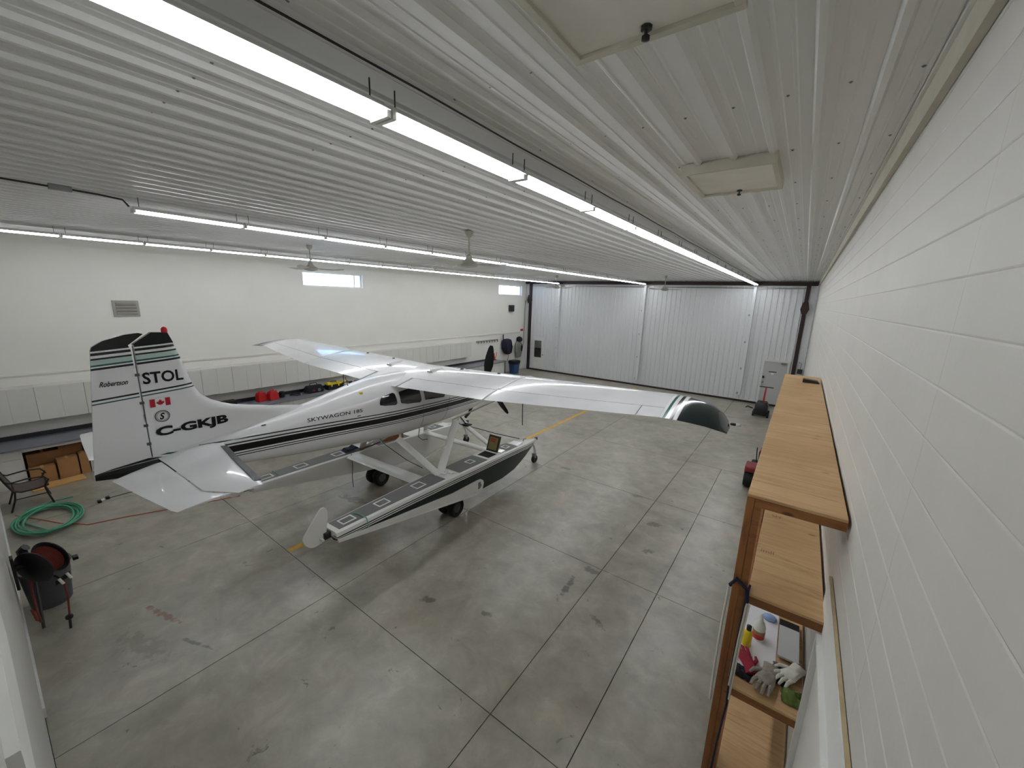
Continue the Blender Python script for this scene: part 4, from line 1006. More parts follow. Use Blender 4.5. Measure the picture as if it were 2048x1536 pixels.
MB().lathe([(0.08, 0), (0.085, 0.01), (0.085, 0.17), (0.075, 0.18)], (0, 0, 0), (0, 0, 1), 16).build('can_body', 'black_plastic', r, True); MB().lathe([(0.08, 0.18), (0.08, 0.205), (0.03, 0.215)], (0, 0, 0), (0, 0, 1), 16).build('lid', 'dark_metal', r, True)
tag(MB().tube([(-14.2 + 0.10 * math.cos(a * 0.7) * (1 + 0.1 * (a % 3)), 6.62 + 0.16 * math.sin(a * 0.7) * (1 + 0.08 * (a % 4)), CT + 0.014 + 0.004 * (a % 9)) for a in range(60)], 0.012, 6).build('coiled_cable', 'black_rubber', smooth=True), 'tangled black cable on the worktop left of the tool bag', 'cable')
r = thing('clamp', 'small grey metal clamp on the worktop by the cable', 'clamp', (-14.05, 6.85, CT))
MB().box(-0.02, 0.02, -0.14, 0.14, 0, 0.02).build('bar', 'grey_metal', r); MB().box(-0.03, 0.03, -0.14, -0.10, 0.02, 0.09).build('jaw', 'grey_metal', r); MB().cyl((0, 0.1, 0.06), (0, 0.0, 0.06), 0.012, 8).build('screw', 'dark_metal', r)
r = thing('tool_bag', 'black fabric tool bag on the worktop left of the yellow tool box', 'bag', (-14.2, 7.28, CT))
MB().loft([[(x * a, y * b, z) for x, y in rounded([(-0.14, -0.32), (0.14, -0.32), (0.14, 0.32), (-0.14, 0.32)], 0.07, 3)] for (a, b, z) in ((0.95, 0.98, 0.0), (1.05, 1.02, 0.06), (1.0, 1.0, 0.16), (0.7, 0.9, 0.24), (0.3, 0.8, 0.27))]).build('bag_body', 'cloth_black', r, True)
MB().tube([(0, -0.15, 0.25), (0, -0.12, 0.34), (0, 0.1, 0.35), (0, 0.14, 0.26)], 0.012, 6).build('handle', 'cloth_black', r, True)
MB().lathe([(0.05, 0), (0.06, 0.01), (0.06, 0.02)], (0.15, 0.12, 0.1), (1, 0, 0), 12).build('badge', 'grey_metal', r); MB().box(0.145, 0.152, -0.12, -0.02, 0.06, 0.13).build('patch', 'dark_red', r)
r = thing('tool_box', 'black tool box with yellow lid trays on the worktop', 'tool box', (-14.2, 8.05, CT))
MB().box(-0.13, 0.13, -0.28, 0.28, 0.0, 0.19).build('box_body', 'black_plastic', r, bevel=0.012)
MB().box(-0.135, 0.135, -0.285, 0.285, 0.193, 0.23).build('lid', 'yellow_plastic', r, bevel=0.01)
MB().tube([(0, -0.13, 0.23), (0, -0.10, 0.30), (0, 0.10, 0.30), (0, 0.13, 0.23)], 0.016, 8).build('handle', 'black_plastic', r, True)
for y in (-0.2, 0.18): MB().box(-0.08, 0.08, y - 0.07, y + 0.07, 0.23, 0.275).build('tray', 'yellow_plastic', r, bevel=0.01)
for y in (-0.14, 0.14): MB().box(0.13, 0.145, y - 0.025, y + 0.025, 0.13, 0.22).build('latch', 'yellow_plastic', r)
r = thing('drill_case', 'yellow and black drill lying on the tool box end of the worktop', 'drill', (-14.3, 8.52, CT))
MB().cyl((0, -0.1, 0.2), (0, 0.12, 0.2), 0.035, 10).build('drill_body', 'yellow_plastic', r, True); MB().box(-0.02, 0.02, -0.1, -0.04, 0.03, 0.18).build('grip', 'black_plastic', r, bevel=0.008); MB().box(-0.04, 0.04, -0.13, -0.01, 0.0, 0.05).build('battery', 'black_plastic', r, bevel=0.006); MB().cyl((0, 0.12, 0.2), (0, 0.2, 0.2), 0.018, 8).build('chuck', 'dark_metal', r)
r = thing('white_carton', 'small white carton on the worktop right of the tool box', 'carton', (-14.0, 8.46, CT))
MB().box(-0.06, 0.06, -0.07, 0.07, 0.0, 0.2).build('box', 'white_plastic', r, bevel=0.004); MB().box(0.06, 0.062, -0.05, 0.05, 0.08, 0.15).build('print', 'grey_metal', r)
r = thing('spray_bottle', 'pinkish spray bottle on the worktop near the wing root', 'bottle', (-14.1, 8.82, CT))
MB().lathe([(0.045, 0), (0.05, 0.02), (0.05, 0.13), (0.02, 0.17), (0.018, 0.2)], (0, 0, 0), (0, 0, 1), 12).build('bottle', mat('pink_plastic', srgb(196, 150, 146), 0.4), r, True); MB().box(-0.015, 0.015, -0.05, 0.03, 0.2, 0.235).build('trigger', 'white_plastic', r, bevel=0.004)

# far end of the left wall: hooks, backpack, jacket, extinguisher, bin, boxes on the wall
r = thing('hook_rail', 'grey rail of coat hooks on the left wall near the hangar door', 'hook rail', (XL, 17.75, 2.06))
MB().box(0.0, 0.03, -0.98, 0.98, -0.03, 0.06).build('rail', 'dull_vent', r, bevel=0.004)
for q in range(8): MB().tube([(0.03, -0.86 + q * 0.245, 0.02), (0.09, -0.86 + q * 0.245, 0.0), (0.10, -0.86 + q * 0.245, -0.06), (0.06, -0.86 + q * 0.245, -0.09)], 0.018, 6).build('hook', 'dark_metal', r)
r = thing('backpack', 'navy backpack blower hanging on the left wall beside the hooks', 'backpack', (XL + 0.02, 19.42, 1.65))
MB().loft([[(x * a + 0.02, y * b + o_, z) for x, y in rounded([(0.0, -0.42), (0.30, -0.42), (0.30, 0.42), (0.0, 0.42)], 0.12, 3)] for (a, b, z, o_) in ((0.5, 0.35, -0.52, 0.22), (0.9, 0.7, -0.42, 0.12), (1.0, 1.0, -0.12, 0.0), (1.0, 1.0, 0.2, -0.02), (0.85, 0.85, 0.38, 0.0), (0.5, 0.5, 0.44, 0.0))]).build('pack_body', 'navy_cloth', r, True)
MB().tube([(0.1, -0.28, 0.4), (0.1, -0.3, 0.6), (0.1, -0.3, 0.72)], 0.035, 8).build('handle', 'black_plastic', r, True)
MB().tube([(0.3, -0.3, 0.25), (0.36, -0.25, -0.05), (0.3, -0.1, -0.4)], 0.03, 6).build('strap', 'cloth_black', r, True); MB().tube([(0.3, 0.25, 0.3), (0.36, 0.3, -0.05), (0.3, 0.3, -0.4)], 0.03, 6).build('strap', 'cloth_black', r, True)
MB().tube([(0.15, 0.2, -0.45), (0.2, 0.15, -0.7), (0.18, 0.05, -0.9)], 0.012, 6).build('hose', 'dark_metal', r, True)
r = thing('jacket', 'grey-green jacket with black hood hanging by the hangar door', 'jacket', (XL + 0.02, 20.72, 1.55))
MB().loft([[(x * a + 0.02, y * b, z) for x, y in rounded([(0.0, -0.25), (0.2, -0.25), (0.2, 0.25), (0.0, 0.25)], 0.08, 3)] for (a, b, z) in ((0.9, 0.85, -0.72), (1.0, 0.95, -0.5), (0.9, 0.85, -0.1), (1.0, 1.0, 0.15), (0.6, 0.6, 0.32))]).build('coat', 'grey_cloth', r, True)
MB().lathe([(0.02, -0.16), (0.17, -0.1), (0.2, 0.0), (0.17, 0.12), (0.06, 0.19)], (0.14, 0.05, 0.42), (0, 0, 1), 12).build('hood', 'cloth_black', r, True)
for s in (-1, 1): MB().tube([(0.1, s * 0.22, 0.2), (0.16, s * 0.32, -0.05), (0.16, s * 0.3, -0.35)], [0.07, 0.065, 0.05], 8).build('sleeve', 'grey_cloth' if s < 0 else 'cloth_black', r, True)
r = thing('bottle_jack', 'small red bottle jack on the far end of the worktop', 'jack', (XL + 0.16, 18.22, CT))
MB().box(-0.1, 0.1, -0.12, 0.12, 0, 0.04).build('foot', 'black_plastic', r); MB().lathe([(0.07, 0.04), (0.07, 0.2), (0.04, 0.22), (0.03, 0.36), (0.04, 0.37), (0.04, 0.4)], (0, 0, 0), (0, 0, 1), 12).build('ram', 'red_plastic', r, True); MB().tube([(0.05, 0.05, 0.08), (0.1, 0.1, 0.3), (0.1, 0.12, 0.46)], 0.014, 6).build('lever', 'red_plastic', r)
r = thing('waste_bin', 'blue rectangular waste bin with a black bag rim by the worktop end', 'bin', (-13.98, 19.66, 0.0))
MB().loft([[(x * a, y * a, z) for x, y in rounded([(-0.24, -0.3), (0.24, -0.3), (0.24, 0.3), (-0.24, 0.3)], 0.06, 3)] for (a, z) in ((0.78, 0.0), (0.98, 0.74))]).build('bin_body', 'blue_plastic', r, True)
MB().loft([[(x * a, y * a, z) for x, y in rounded([(-0.24, -0.3), (0.24, -0.3), (0.24, 0.3), (-0.24, 0.3)], 0.06, 3)] for (a, z) in ((0.97, 0.58), (1.05, 0.68), (1.07, 0.78), (0.98, 0.80))]).build('bag_rim', 'black_plastic', r, True)
tag(MB().box(XL, XL + 0.22, 19.0, 19.3, 0.0, 0.78).build('grey_crate', 'grey_plastic', bevel=0.02), 'tall dark grey crate between the worktop end and the blue bin', 'crate')
r = thing('red_alarm', 'small red and white notice on the left wall above the jacket', 'notice', (XL, 21.2, 2.5))
MB().box(0, 0.02, -0.16, 0.16, -0.2, 0.12).build('board', 'white_plastic', r); MB().box(0.02, 0.03, -0.14, 0.14, -0.02, 0.11).build('red_panel', 'red_plastic', r)
r = thing('speaker_box', 'dark grey box high on the left wall below the far window', 'wall box', (XL, 19.93, 3.92))
MB().box(0, 0.16, -0.2, 0.2, -0.19, 0.19).build('case', 'dark_metal', r, bevel=0.012); MB().box(0.16, 0.168, -0.16, 0.16, -0.15, 0.15).build('grille', 'black_plastic', r)
tag(MB().tube([(XL + 0.08, YB - 0.2, 4.4), (XL + 0.08, YB - 0.21, 3.0), (XL + 0.08, YB - 0.27, 1.7), (XL + 0.08, YB - 0.5, 0.85)], 0.03, 7).build('cable_duct', 'dull_vent', smooth=True), 'grey cable hanging down the corner beside the hangar door', 'cable')
r = thing('wall_vent', 'square louvred vent high on the left wall above the tail', 'vent', (XL, 2.65, 3.95))
MB().box(0, 0.03, -0.26, 0.26, -0.21, 0.21).build('frame', 'dull_vent', r, bevel=0.006); MB().box(0.0295, 0.034, -0.2, 0.2, -0.165, 0.165).build('recess', 'vent_slot', r)
for q in range(4): MB().obox((0.045, 0, -0.125 + q * 0.083), (0, 1, 0), (1, 0, -0.6), (0.6, 0, 1), 0.2, 0.018, 0.03).build('slat', 'dull_vent', r)

# ------------------------------------------------------------------ the wooden shelf unit on the right wall
SX0, SX1 = -0.109, XR - 0.012; SY0, SY1 = 2.494, 7.62
shelf = thing('shelf_unit', 'tall wooden shelf unit of plywood and stained lumber against the right wall', 'shelf unit', (0, 0, 0))
def board(nm, m, a, b, c, d, e, f, par=None, bv=0.003): return MB().box(a, b, c, d, e, f).build(nm, m, par or shelf, bevel=bv)
tops = [3.50, 2.887, 2.215, 1.56, 0.9]
for i, zt in enumerate(tops):
    cuts = [SY0, 4.55, 6.45, 7.2, SY1] if i == 0 else [SY0, 4.93, 7.35]
    for j, (a, b) in enumerate(zip(cuts[:-1], cuts[1:])):
        board('deck_board', 'plywood', SX0 + (0.0 if i == 0 else 0.085), SX1, a + 0.001, b - 0.001, zt - 0.018, zt)
    th = 0.068
    board('near_rail', 'stained_edge', SX0 + (0.045 if i == 0 else 0.09), SX1, SY0, SY0 + 0.038, zt - 0.018 - th * 0.72, zt - 0.019)
    board('front_rail', 'stained_lumber', SX0 + 0.04, SX0 + 0.078, SY0 + 0.04, SY1 - 0.3, zt - 0.085, zt - 0.019)
    board('back_rail', 'stained_lumber', SX1 - 0.038, SX1, SY0 + 0.04, SY1 - 0.3, zt - 0.085, zt - 0.019)
for y in (SY0, 4.9, 7.2):
    board('post', 'stained_lumber', SX0, SX0 + 0.038, y, y + 0.088, 0.0, 3.481)
    board('post', 'stained_edge' if y == SY0 else 'stained_lumber', SX0 + 0.0385, SX0 + 0.076, y + 0.002, y + 0.04, 0.0, 3.481)
    board('back_post', 'stained_lumber', SX1 - 0.038, SX1, y + 0.04, y + 0.128, 0.0, 1.5)
lettering('imll', 0.075, lambda u, v: (0.0 + u, 3.02 + v, 2.888), 'stained_lumber', shelf, height=0.05, name='lumber_stamp')
lettering('SPF', 0.07, lambda u, v: (0.03 + u, 3.62 + v, 2.888), 'stained_lumber', shelf, height=0.04, name='lumber_stamp')

# things on the third shelf down
ZS = 2.2155
tag(MB().box(-0.02, 0.19, 2.68, 3.75, ZS, ZS + 0.004).build('white_liner', 'paper'), 'white sheet lining the shelf under the bottles', 'sheet')
r = thing('lubricant_bottle', 'yellow bottle with black cap beside the cord on the shelf', 'bottle', (0.015, 2.90, ZS + 0.0045))
MB().lathe([(0.026, 0), (0.028, 0.006), (0.028, 0.105), (0.014, 0.125)], (0, 0, 0), (0, 0, 1), 14).build('bottle', 'yellow_plastic', r, True); MB().lathe([(0.015, 0.122), (0.016, 0.128), (0.016, 0.155), (0.006, 0.16)], (0, 0, 0), (0, 0, 1), 12).build('cap', 'black_plastic', r, True)
r = thing('squeeze_bottle', 'white squeeze bottle with red and yellow label behind the yellow bottle', 'bottle', (0.075, 3.02, ZS + 0.0045))
MB().lathe([(0.036, 0), (0.038, 0.006), (0.038, 0.10), (0.03, 0.125), (0.014, 0.15), (0.012, 0.175), (0.004, 0.2)], (0, 0, 0), (0, 0, 1), 16).build('bottle', 'white_plastic', r, True)
MB().lathe([(0.0385, 0.012), (0.0387, 0.012), (0.0387, 0.05), (0.0385, 0.05)], (0, 0, 0), (0, 0, 1), 16).build('red_label', 'red_plastic', r, True); MB().lathe([(0.0385, 0.051), (0.0387, 0.051), (0.0387, 0.075), (0.0385, 0.075)], (0, 0, 0), (0, 0, 1), 16).build('yellow_label', 'khaki', r, True)
tag(MB().loft([[(0.13 + 0.045 * a * math.cos(t * PI / 4), 3.27 + 0.03 * a * math.sin(t * PI / 4), ZS + 0.0045 + z) for t in range(8)] for (a, z) in ((0.8, 0.0), (1.1, 0.012), (1.0, 0.03), (0.6, 0.042), (0.2, 0.046))]).build('blue_bag', 'cloudy_plastic', smooth=True), 'crumpled clear blue plastic bag on the white shelf sheet', 'bag')
r = thing('picture_frames', 'flat dark-edged panels stacked near the wall on the shelf', 'panels', (0.255, 3.10, ZS))
for q, (dy, an) in enumerate(((0, 0), (0.05, 0.05), (-0.04, 0.02))):
    MB().box(-0.06, 0.06, -0.16 + dy, 0.16 + dy, q * 0.013, q * 0.013 + 0.012).build('panel', ('cardboard_dark', 'dark_gap', 'grey_door')[q], r)
def glove(loc, rz, m, lab, size=1.0, curl=0.3):
    r = thing('work_glove', lab, 'glove', loc, rz, 'gloves and rags on the shelf')
    s = size
    MB().loft([[(x * w_ * s, y * s, z * h * s + 0.012 * s) for x, z in ((-1, 0), (-0.7, 0.8), (0, 1), (0.7, 0.8), (1, 0), (0.6, -0.6), (-0.6, -0.6))] for (y, w_, h) in ((-0.11, 0.05, 0.012), (-0.06, 0.04, 0.018), (-0.02, 0.042, 0.02), (0.03, 0.05, 0.02), (0.06, 0.046, 0.014))]).build('palm', m, r, True)
    for q in range(4):
        x = -0.036 + q * 0.024; L = (0.07, 0.085, 0.08, 0.062)[q]
        MB().tube([(x * s, 0.045 * s, 0.014 * s), (x * 1.15 * s, (0.05 + L * 0.55) * s, (0.02 + curl * 0.02) * s), (x * 1.25 * s, (0.05 + L) * s, 0.009 * s)], [0.0125 * s, 0.0115 * s, 0.007 * s], 8).build('finger', m, r, True)
    MB().tube([(0.035 * s, -0.03 * s, 0.013 * s), (0.068 * s, 0.0, 0.016 * s), (0.078 * s, 0.035 * s, 0.009 * s)], [0.014 * s, 0.012 * s, 0.008 * s], 8).build('thumb', m, r, True)
    return r
glove((0.03, 2.74, ZS + 0.012), 0.5, 'glove_red', 'red work glove lying on the shelf beside the cord', 0.95)
glove((0.15, 2.66, ZS + 0.02), 2.9, 'glove_grey', 'dirty grey work glove hanging over the shelf front', 1.1)
glove((0.27, 2.78, ZS + 0.022), 2.6, 'glove_white', 'white work glove on the shelf next to the wall', 1.0)
def rag(loc, sx, sy, h, m, lab, seed):
    rnd = random.Random(seed); n = 7; rows_ = []
    for i in range(n + 1):
        rows_.append([(loc[0] + sx * (2 * j / n - 1) * (1 + 0.12 * rnd.uniform(-1, 1)), loc[1] + sy * (2 * i / n - 1) * (1 + 0.12 * rnd.uniform(-1, 1)), loc[2] + 0.004 + h * rnd.random() * (1 - (2 * j / n - 1) ** 4) * (1 - (2 * i / n - 1) ** 4)) for j in range(n + 1)])
    mb = MB(); mb.loft(rows_, closed=False); o_ = mb.build('rag', m, None, True)
    md = o_.modifiers.new('thick', 'SOLIDIFY'); md.thickness = 0.005; md.offset = 1.0
    return tag(o_, lab, 'rag', 'gloves and rags on the shelf')
rag((0.285, 2.63, ZS), 0.05, 0.06, 0.05, 'glove_green', 'crumpled green rag at the shelf front by the wall', 3)
rag((0.20, 2.74, ZS), 0.05, 0.06, 0.022, 'cloth_black', 'dark olive and black rag between the grey and white gloves', 5)
rag((0.02, 2.64, ZS), 0.055, 0.05, 0.02, 'cloth_black', 'black rag under the red glove', 8)
rag((0.21, 2.83, ZS), 0.03, 0.03, 0.03, 'grey_plastic', 'small blue-grey rag behind the white glove', 9)
# cords looped over the near post
tag(MB().tube([(-0.02, 2.485, 2.95), (-0.03, 2.47, 2.85), (-0.035, 2.465, 2.6), (-0.04, 2.46, 2.3), (-0.03, 2.462, 2.1), (-0.045, 2.46, 1.8), (-0.06, 2.458, 1.2), (-0.07, 2.455, 0.5), (-0.05, 2.40, 0.03), (0.05, 2.2, 0.02)], 0.006, 6).build('black_cord', 'navy_cloth', smooth=True), 'dark navy cord hanging down the near end of the shelf unit', 'cord')
wc = thing('extension_cord', 'bundle of pale extension cord looped over the shelf post', 'cord', (-0.07, 2.5, 2.4))
for q in range(4):
    MB().tube([(0.045 + 0.006 * q, -0.030 - 0.012 * (q % 2), 0.44), (0.035 + 0.006 * q, -0.034 - 0.012 * (q % 2), 0.2), (0.028 + 0.006 * q, -0.036 - 0.012 * (q % 2), -0.1 - 0.05 * q)], 0.0055, 6).build('strand', 'trim_beige', wc, True)
MB().tube([(-0.055, 0.02, 0.48), (-0.062, 0.03, 0.2), (-0.062, 0.04, -0.2), (-0.056, 0.03, -0.4)], 0.007, 6).build('strand', 'trim_white', wc, True)
MB().tube([(-0.05, 0.02, 0.48), (-0.02, -0.02, 0.56), (0.04, -0.025, 0.52), (0.05, -0.026, 0.42)], 0.012, 6).build('tie_strap', 'navy_cloth', wc, True)
tag(MB().prism([(0, 0), (0.20, 0), (0.17, 0.035), (0.0, 0.05)], -0.06, 0.06, lambda u, v, w_: (0.12 + u, 7.0 + w_, 3.5005 + v)).build('hand_plane', 'dark_metal', bevel=0.006), 'small dark tool left on top of the shelf near its far end', 'tool')

# ------------------------------------------------------------------ machines by the right wall
r = thing('garden_tractor', 'dark red garden tractor parked behind the wooden shelves', 'tractor', (-0.20, 11.65, 0.0))
for (x, y, rd, wd) in ((-0.33, -0.36, 0.25, 0.11), (0.33, -0.36, 0.25, 0.11), (-0.3, 0.75, 0.18, 0.08), (0.3, 0.75, 0.18, 0.08)):
    MB().lathe([(rd * 0.5, -wd), (rd * 0.9, -wd), (rd, -wd * 0.6), (rd, wd * 0.6), (rd * 0.9, wd), (rd * 0.5, wd)], (x, y, rd), (1, 0, 0), 20).build('tire', 'black_rubber', r, True)
    MB().lathe([(0.03, -wd * 0.9), (rd * 0.5, -wd * 0.8), (rd * 0.5, wd * 0.8), (0.03, wd * 0.9)], (x, y, rd), (1, 0, 0), 14).build('wheel_hub', 'white_plastic', r, True)
MB().prism(rounded([(-0.55, 0.3), (-0.5, 0.58), (-0.05, 0.58), (0.05, 0.4), (0.3, 0.42), (0.32, 0.8), (0.9, 0.72), (0.95, 0.35), (0.9, 0.25)], 0.06), -0.22, 0.22, lambda u, v, w_: (w_, u, v)).build('tractor_body', 'dark_red', r, bevel=0.02)
for s in (-1, 1): MB().prism(rounded([(-0.62, 0.45), (-0.58, 0.6), (-0.12, 0.6), (-0.05, 0.45)], 0.05), 0.2, 0.44, lambda u, v, w_, s=s: (s * w_, u, v)).build('fender', 'dark_red', r, bevel=0.015)
MB().loft([[(x, y_, z) for x, z in ((-0.2, zc), (0.2, zc), (0.2, zc + 0.06), (-0.2, zc + 0.06))] for (y_, zc) in ((0.0, 0.62), (-0.35, 0.62), (-0.42, 0.75), (-0.46, 0.95))]).build('seat', 'black_plastic', r, True, bevel=0.0)
MB().tube([(0, 0.3, 0.78), (0, 0.18, 0.92)], 0.02, 8).build('steering_column', 'black_plastic', r); MB().tube([(0.16 * math.cos(2 * PI * k / 16), 0.17 + 0.1 * math.sin(2 * PI * k / 16), 0.93 + 0.11 * math.sin(2 * PI * k / 16)) for k in range(17)], 0.014, 6).build('steering_wheel', 'black_plastic', r, True)
MB().tube([(-0.25, 0.1, 0.55), (-0.27, 0.05, 0.85), (-0.27, 0.0, 0.95)], 0.012, 6).build('lever', 'black_plastic', r, True)
r = thing('floor_jack', 'black trolley with an upright red handle before the grey door', 'trolley', (-0.88, 19.3, 0.0))
MB().loft([[(x * a, y * a, z) for x, y in rounded([(-0.24, -0.3), (0.24, -0.3), (0.24, 0.3), (-0.24, 0.3)], 0.06, 3)] for (a, z) in ((0.9, 0.08), (1.0, 0.2), (0.95, 0.5), (0.7, 0.62))]).build('motor_block', 'black_plastic', r, True)
for (x, y) in ((-0.26, -0.2), (0.26, -0.2), (-0.26, 0.25), (0.26, 0.25)):
    MB().lathe([(0.04, -0.03), (0.1, -0.035), (0.11, 0), (0.1, 0.035), (0.04, 0.03)], (x, y, 0.11), (1, 0, 0), 14).build('wheel', 'black_rubber', r, True)
MB().tube([(0.02, 0.1, 0.55), (0.04, 0.16, 1.22)], [0.035, 0.028], 8).build('handle_tube', 'red_plastic', r, True); MB().cyl((-0.2, 0.16, 1.22), (0.3, 0.16, 1.22), 0.022, 8).build('cross_handle', 'black_plastic', r, True)
MB().tube([(-0.3, -0.1, 0.3), (-0.5, -0.12, 0.36), (-0.56, -0.12, 0.3)], 0.03, 7).build('side_grip', 'black_plastic', r, True)
r = thing('switch_box', 'dark switch box on the back wall corner above the shelves', 'switch box', (0.2, YB - 0.025, 1.75))
MB().box(-0.09, 0.09, -0.1, 0, -0.1, 0.1).build('case', 'dark_metal', r, bevel=0.01); MB().tube([(0, -0.05, 0.1), (0.03, -0.05, 0.35), (-0.1, -0.06, 0.42)], 0.012, 6).build('cable', 'grey_metal', r, True)

# ------------------------------------------------------------------ the near left corner: chair, hoses, reel and bin
r = thing('patio_chair', 'dark brown sling patio chair against the left end of the near wall', 'chair', (-12.58, 0.32, 0.0))
for s in (-1, 1):
    x = s * 0.28
    MB().tube([(x, 0.27, 0.0), (x, 0.22, 0.22), (x, 0.19, 0.42)], 0.016, 8).build('leg', 'chair_frame', r, True)
    MB().tube([(x, -0.30, 0.0), (x, -0.22, 0.25), (x, -0.20, 0.42)], 0.016, 8).build('leg', 'chair_frame', r, True)
    MB().tube([(x, 0.24, 0.415), (x, 0.1, 0.39), (x, -0.12, 0.385), (x, -0.22, 0.43), (x, -0.30, 0.65), (x, -0.39, 0.96)], 0.016, 8).build('side_rail', 'chair_frame', r, True)
    MB().tube([(x * 1.04, 0.20, 0.42), (x * 1.06, 0.26, 0.54), (x * 1.06, 0.20, 0.62), (x * 1.06, -0.02, 0.645), (x * 1.05, -0.25, 0.62), (x, -0.30, 0.66)], 0.015, 8).build('armrest', 'chair_frame', r, True)
    MB().cyl((x, 0.24, 0.25), (x, -0.24, 0.25), 0.011, 8).build('stretcher', 'chair_frame', r)
MB().cyl((-0.28, 0.24, 0.415), (0.28, 0.24, 0.415), 0.015, 8).build('cross_rail', 'chair_frame', r); MB().cyl((-0.28, -0.39, 0.95), (0.28, -0.39, 0.95), 0.015, 8).build('cross_rail', 'chair_frame', r); MB().cyl((-0.28, -0.21, 0.4), (0.28, -0.21, 0.4), 0.013, 8).build('cross_rail', 'chair_frame', r)
MB().loft([[(x, y, z - 0.02 * (1 - (x / 0.27) ** 2)) for x in (-0.27, -0.13, 0.0, 0.13, 0.27)] + [(x, y, z - 0.006 - 0.02 * (1 - (x / 0.27) ** 2)) for x in (0.27, 0.13, 0.0, -0.13, -0.27)] for (y, z) in ((0.235, 0.42), (0.1, 0.395), (-0.12, 0.39), (-0.2, 0.42))]).build('seat', 'chair_fabric', r, True)
MB().loft([[(x, y - 0.012 * (1 - (x / 0.27) ** 2), z) for x in (-0.27, -0.13, 0.0, 0.13, 0.27)] + [(x, y - 0.006 - 0.012 * (1 - (x / 0.27) ** 2), z) for x in (0.27, 0.13, 0.0, -0.13, -0.27)] for (y, z) in ((-0.215, 0.44), (-0.30, 0.66), (-0.39, 0.95))]).build('backrest', 'chair_fabric', r, True)

def coil(cx_, cy_, rx, ry, loops, rad, seed):
    rnd = random.Random(seed); pts = []; N = 26
    for l in range(loops):
        ox, oy = rnd.uniform(-0.10, 0.10), rnd.uniform(-0.07, 0.07); a1, b1 = rx * rnd.uniform(0.78, 1.02), ry * rnd.uniform(0.78, 1.02)
        for k in range(N):
            t = k / N; 
            pts.append((ox, oy, a1, b1, 2 * PI * t, 0.0 + 0.008 * l))
    out = []
    for i, p in enumerate(pts):
        w0 = [pts[max(0, min(len(pts) - 1, i + d))] for d in range(-8, 9)]
        m_ = [sum(q[j] for q in w0) / len(w0) for j in range(4)]
        out.append((cx_ + m_[0] + m_[2] * math.cos(p[4]), cy_ + m_[1] + m_[3] * math.sin(p[4]), rad + p[5] + 0.016 * (0.5 + 0.5 * math.sin(3 * p[4] + i * 0.11))))
    return out
pts = [(-12.3, 0.86, 0.014), (-12.35, 0.6, 0.014), (-12.2, 0.2, 0.014), (-11.8, 0.05, 0.014)] + coil(-11.33, 0.44, 0.70, 0.44, 10, 0.03, 4)
tag(MB().tube(pts, 0.0135, 7).build('garden_hose', 'green_hose', smooth=True), 'coiled green garden hose lying on the floor by the chair', 'hose')
tag(MB().tube([(-12.1, 0.05, 0.008), (-11.7, 0.25, 0.008), (-11.0, 0.57, 0.008), (-10.75, 0.76, 0.008), (-10.6, 0.84, 0.008), (-10.5, 1.1, 0.008), (-10.42, 1.34, 0.008), (-10.2, 1.83, 0.008), (-9.8, 2.75, 0.008), (-9.65, 3.1, 0.008)], 0.008, 6).build('air_hose', 'orange_hose', smooth=True), 'thin orange air hose stretched across the floor under the tail', 'hose')
r = thing('cord_plug', 'black and white plug of a grey cord lying on the floor near the green hose', 'plug', (-11.62, 1.22, 0.0))
for (x, y, m_, h) in ((0.05, -0.06, 'black_plastic', 0.05), (0.0, 0.0, 'white_plastic', 0.035), (-0.04, 0.08, 'black_plastic', 0.05)): MB().box(x - 0.045, x + 0.045, y - 0.03, y + 0.03, 0.002, h).build('plug_block', m_, r, bevel=0.008)
MB().tube([(-0.05, 0.1, 0.01), (-0.05, 0.4, 0.006), (0.1, 0.9, 0.006), (0.3, 1.5, 0.006)], 0.006, 6).build('cord', 'dark_metal', r, True)

r = thing('hose_reel', 'black hose reel wound with dark red hose on the near wall', 'hose reel', (-7.66, 0.15, 0.94))
ax = Vector((-0.62, 0.78, 0.10)).normalized()
for (h, rd) in ((-0.10, 0.235), (0.10, 0.235)):
    MB().lathe([(0.04, h - 0.012), (rd * 0.93, h - 0.01), (rd, h - 0.004), (rd, h + 0.008), (rd * 0.93, h + 0.01), (0.04, h + 0.012)], (0, 0, 0), ax, 28).build('flange', 'black_plastic', r, True)
wn2 = MB(); pr = []
for q in range(7):
    a0 = -0.085 + q * 0.0262; pr += [(0.165, a0 - 0.004), (0.18, a0 + 0.003), (0.186, a0 + 0.011), (0.18, a0 + 0.019)]
wn2.lathe(pr, (0, 0, 0), ax, 24).build('wound_hose', 'rust_hose', r, True)
MB().box(-0.06, 0.06, -0.249, -0.22, -0.25, 0.2).build('wall_plate', 'black_plastic', r, bevel=0.006)
MB().tube([(0.0, -0.23, 0.05), (-0.05, -0.12, 0.02), (-0.02, -0.03, 0.0)], 0.03, 8).build('bracket', 'black_plastic', r, True)
MB().tube([(-0.05, -0.13, 0.12), (-0.1, -0.14, 0.2), (-0.08, -0.1, 0.24)], 0.05, 8).build('swivel', 'black_plastic', r, True)
gd = MB().obox((0.25, 0.13, -0.2), ax, Vector((-0.78, 0.62, 0)), (0, 0, 1), 0.075, 0.03, 0.035).build('hose_guide', 'black_plastic', r, bevel=0.008)
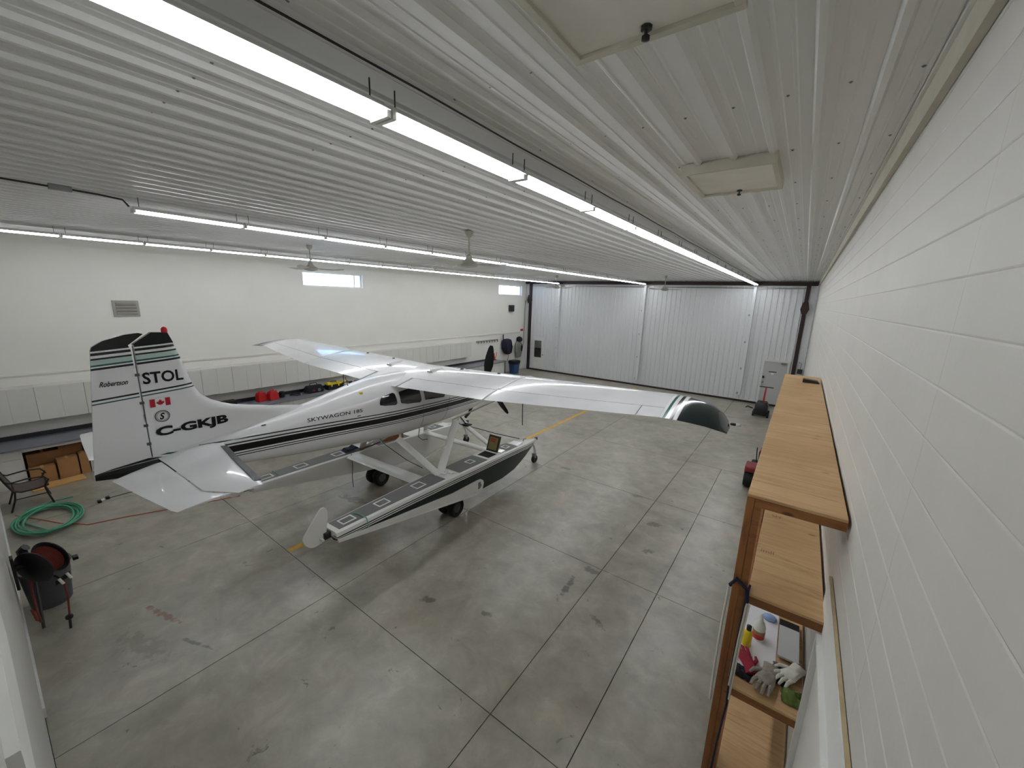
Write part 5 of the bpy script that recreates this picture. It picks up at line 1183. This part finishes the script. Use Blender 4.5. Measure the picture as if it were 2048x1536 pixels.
for s in (-1, 1): 
    c_ = Vector((0.25, 0.13, -0.2)) + ax * (0.05 * s); MB().cyl(c_ + Vector((0.02, 0.0, 0.04)), c_ + Vector((0.04, 0.03, -0.04)), 0.016, 10).build('roller', 'white_plastic', gd, True)
MB().tube([(0.05, 0.03, -0.18), (0.16, 0.08, -0.19), (0.26, 0.12, -0.22)], 0.012, 7).build('guide_arm', 'black_plastic', r, True)
MB().tube([(0.25, 0.13, -0.22), (0.32, 0.13, -0.45), (0.35, 0.11, -0.66), (0.36, 0.10, -0.74)], 0.011, 7).build('hose_end', 'rust_hose', r, True)
MB().lathe([(0.01, -0.03), (0.035, -0.02), (0.04, 0.0), (0.035, 0.02), (0.01, 0.03)], (0.355, 0.10, -0.72), (0, 0, 1), 12).build('hose_stop', 'black_plastic', r, True); MB().cyl((0.36, 0.10, -0.76), (0.37, 0.09, -0.88), 0.014, 8).build('fitting', 'dark_metal', r, True)
MB().tube([(-0.05, -0.12, -0.1), (-0.02, -0.14, -0.4), (0.02, -0.14, -0.62), (0.1, -0.13, -0.78), (0.14, -0.16, -0.7), (0.1, -0.18, -0.55)], 0.012, 7).build('feed_hose', 'rust_hose', r, True)
MB().cyl((-0.10, -0.15, 0.0), (-0.12, -0.2, -0.06), 0.035, 8).build('valve', 'brass', r, True)
tag(MB().cyl((-7.95, 0.06, 0.55), (-7.62, 0.03, 0.02), 0.017, 8).build('steel_bar', 'dark_metal'), 'short dark bar leaning down beside the grey bin', 'bar')
r = thing('dust_bin', 'round grey plastic bin on the floor below the hose reel', 'bin', (-8.28, 0.17, 0.0))
MB().lathe([(0.03, 0.0), (0.195, 0.0), (0.205, 0.02), (0.25, 0.58), (0.268, 0.59), (0.268, 0.61), (0.245, 0.61), (0.20, 0.05), (0.03, 0.04)], (0, 0, 0), (0, 0, 1), 24).build('bin_body', 'grey_plastic', r, True)
for s in (-1, 1): MB().box(-0.05 + s * 0.0, 0.05, s * 0.30 - 0.03, s * 0.30 + 0.03, 0.53, 0.575).build('handle', 'black_plastic', r, bevel=0.008) if s > 0 else MB().box(0.255, 0.30, -0.05, 0.05, 0.53, 0.575).build('handle', 'grey_plastic', r, bevel=0.008)
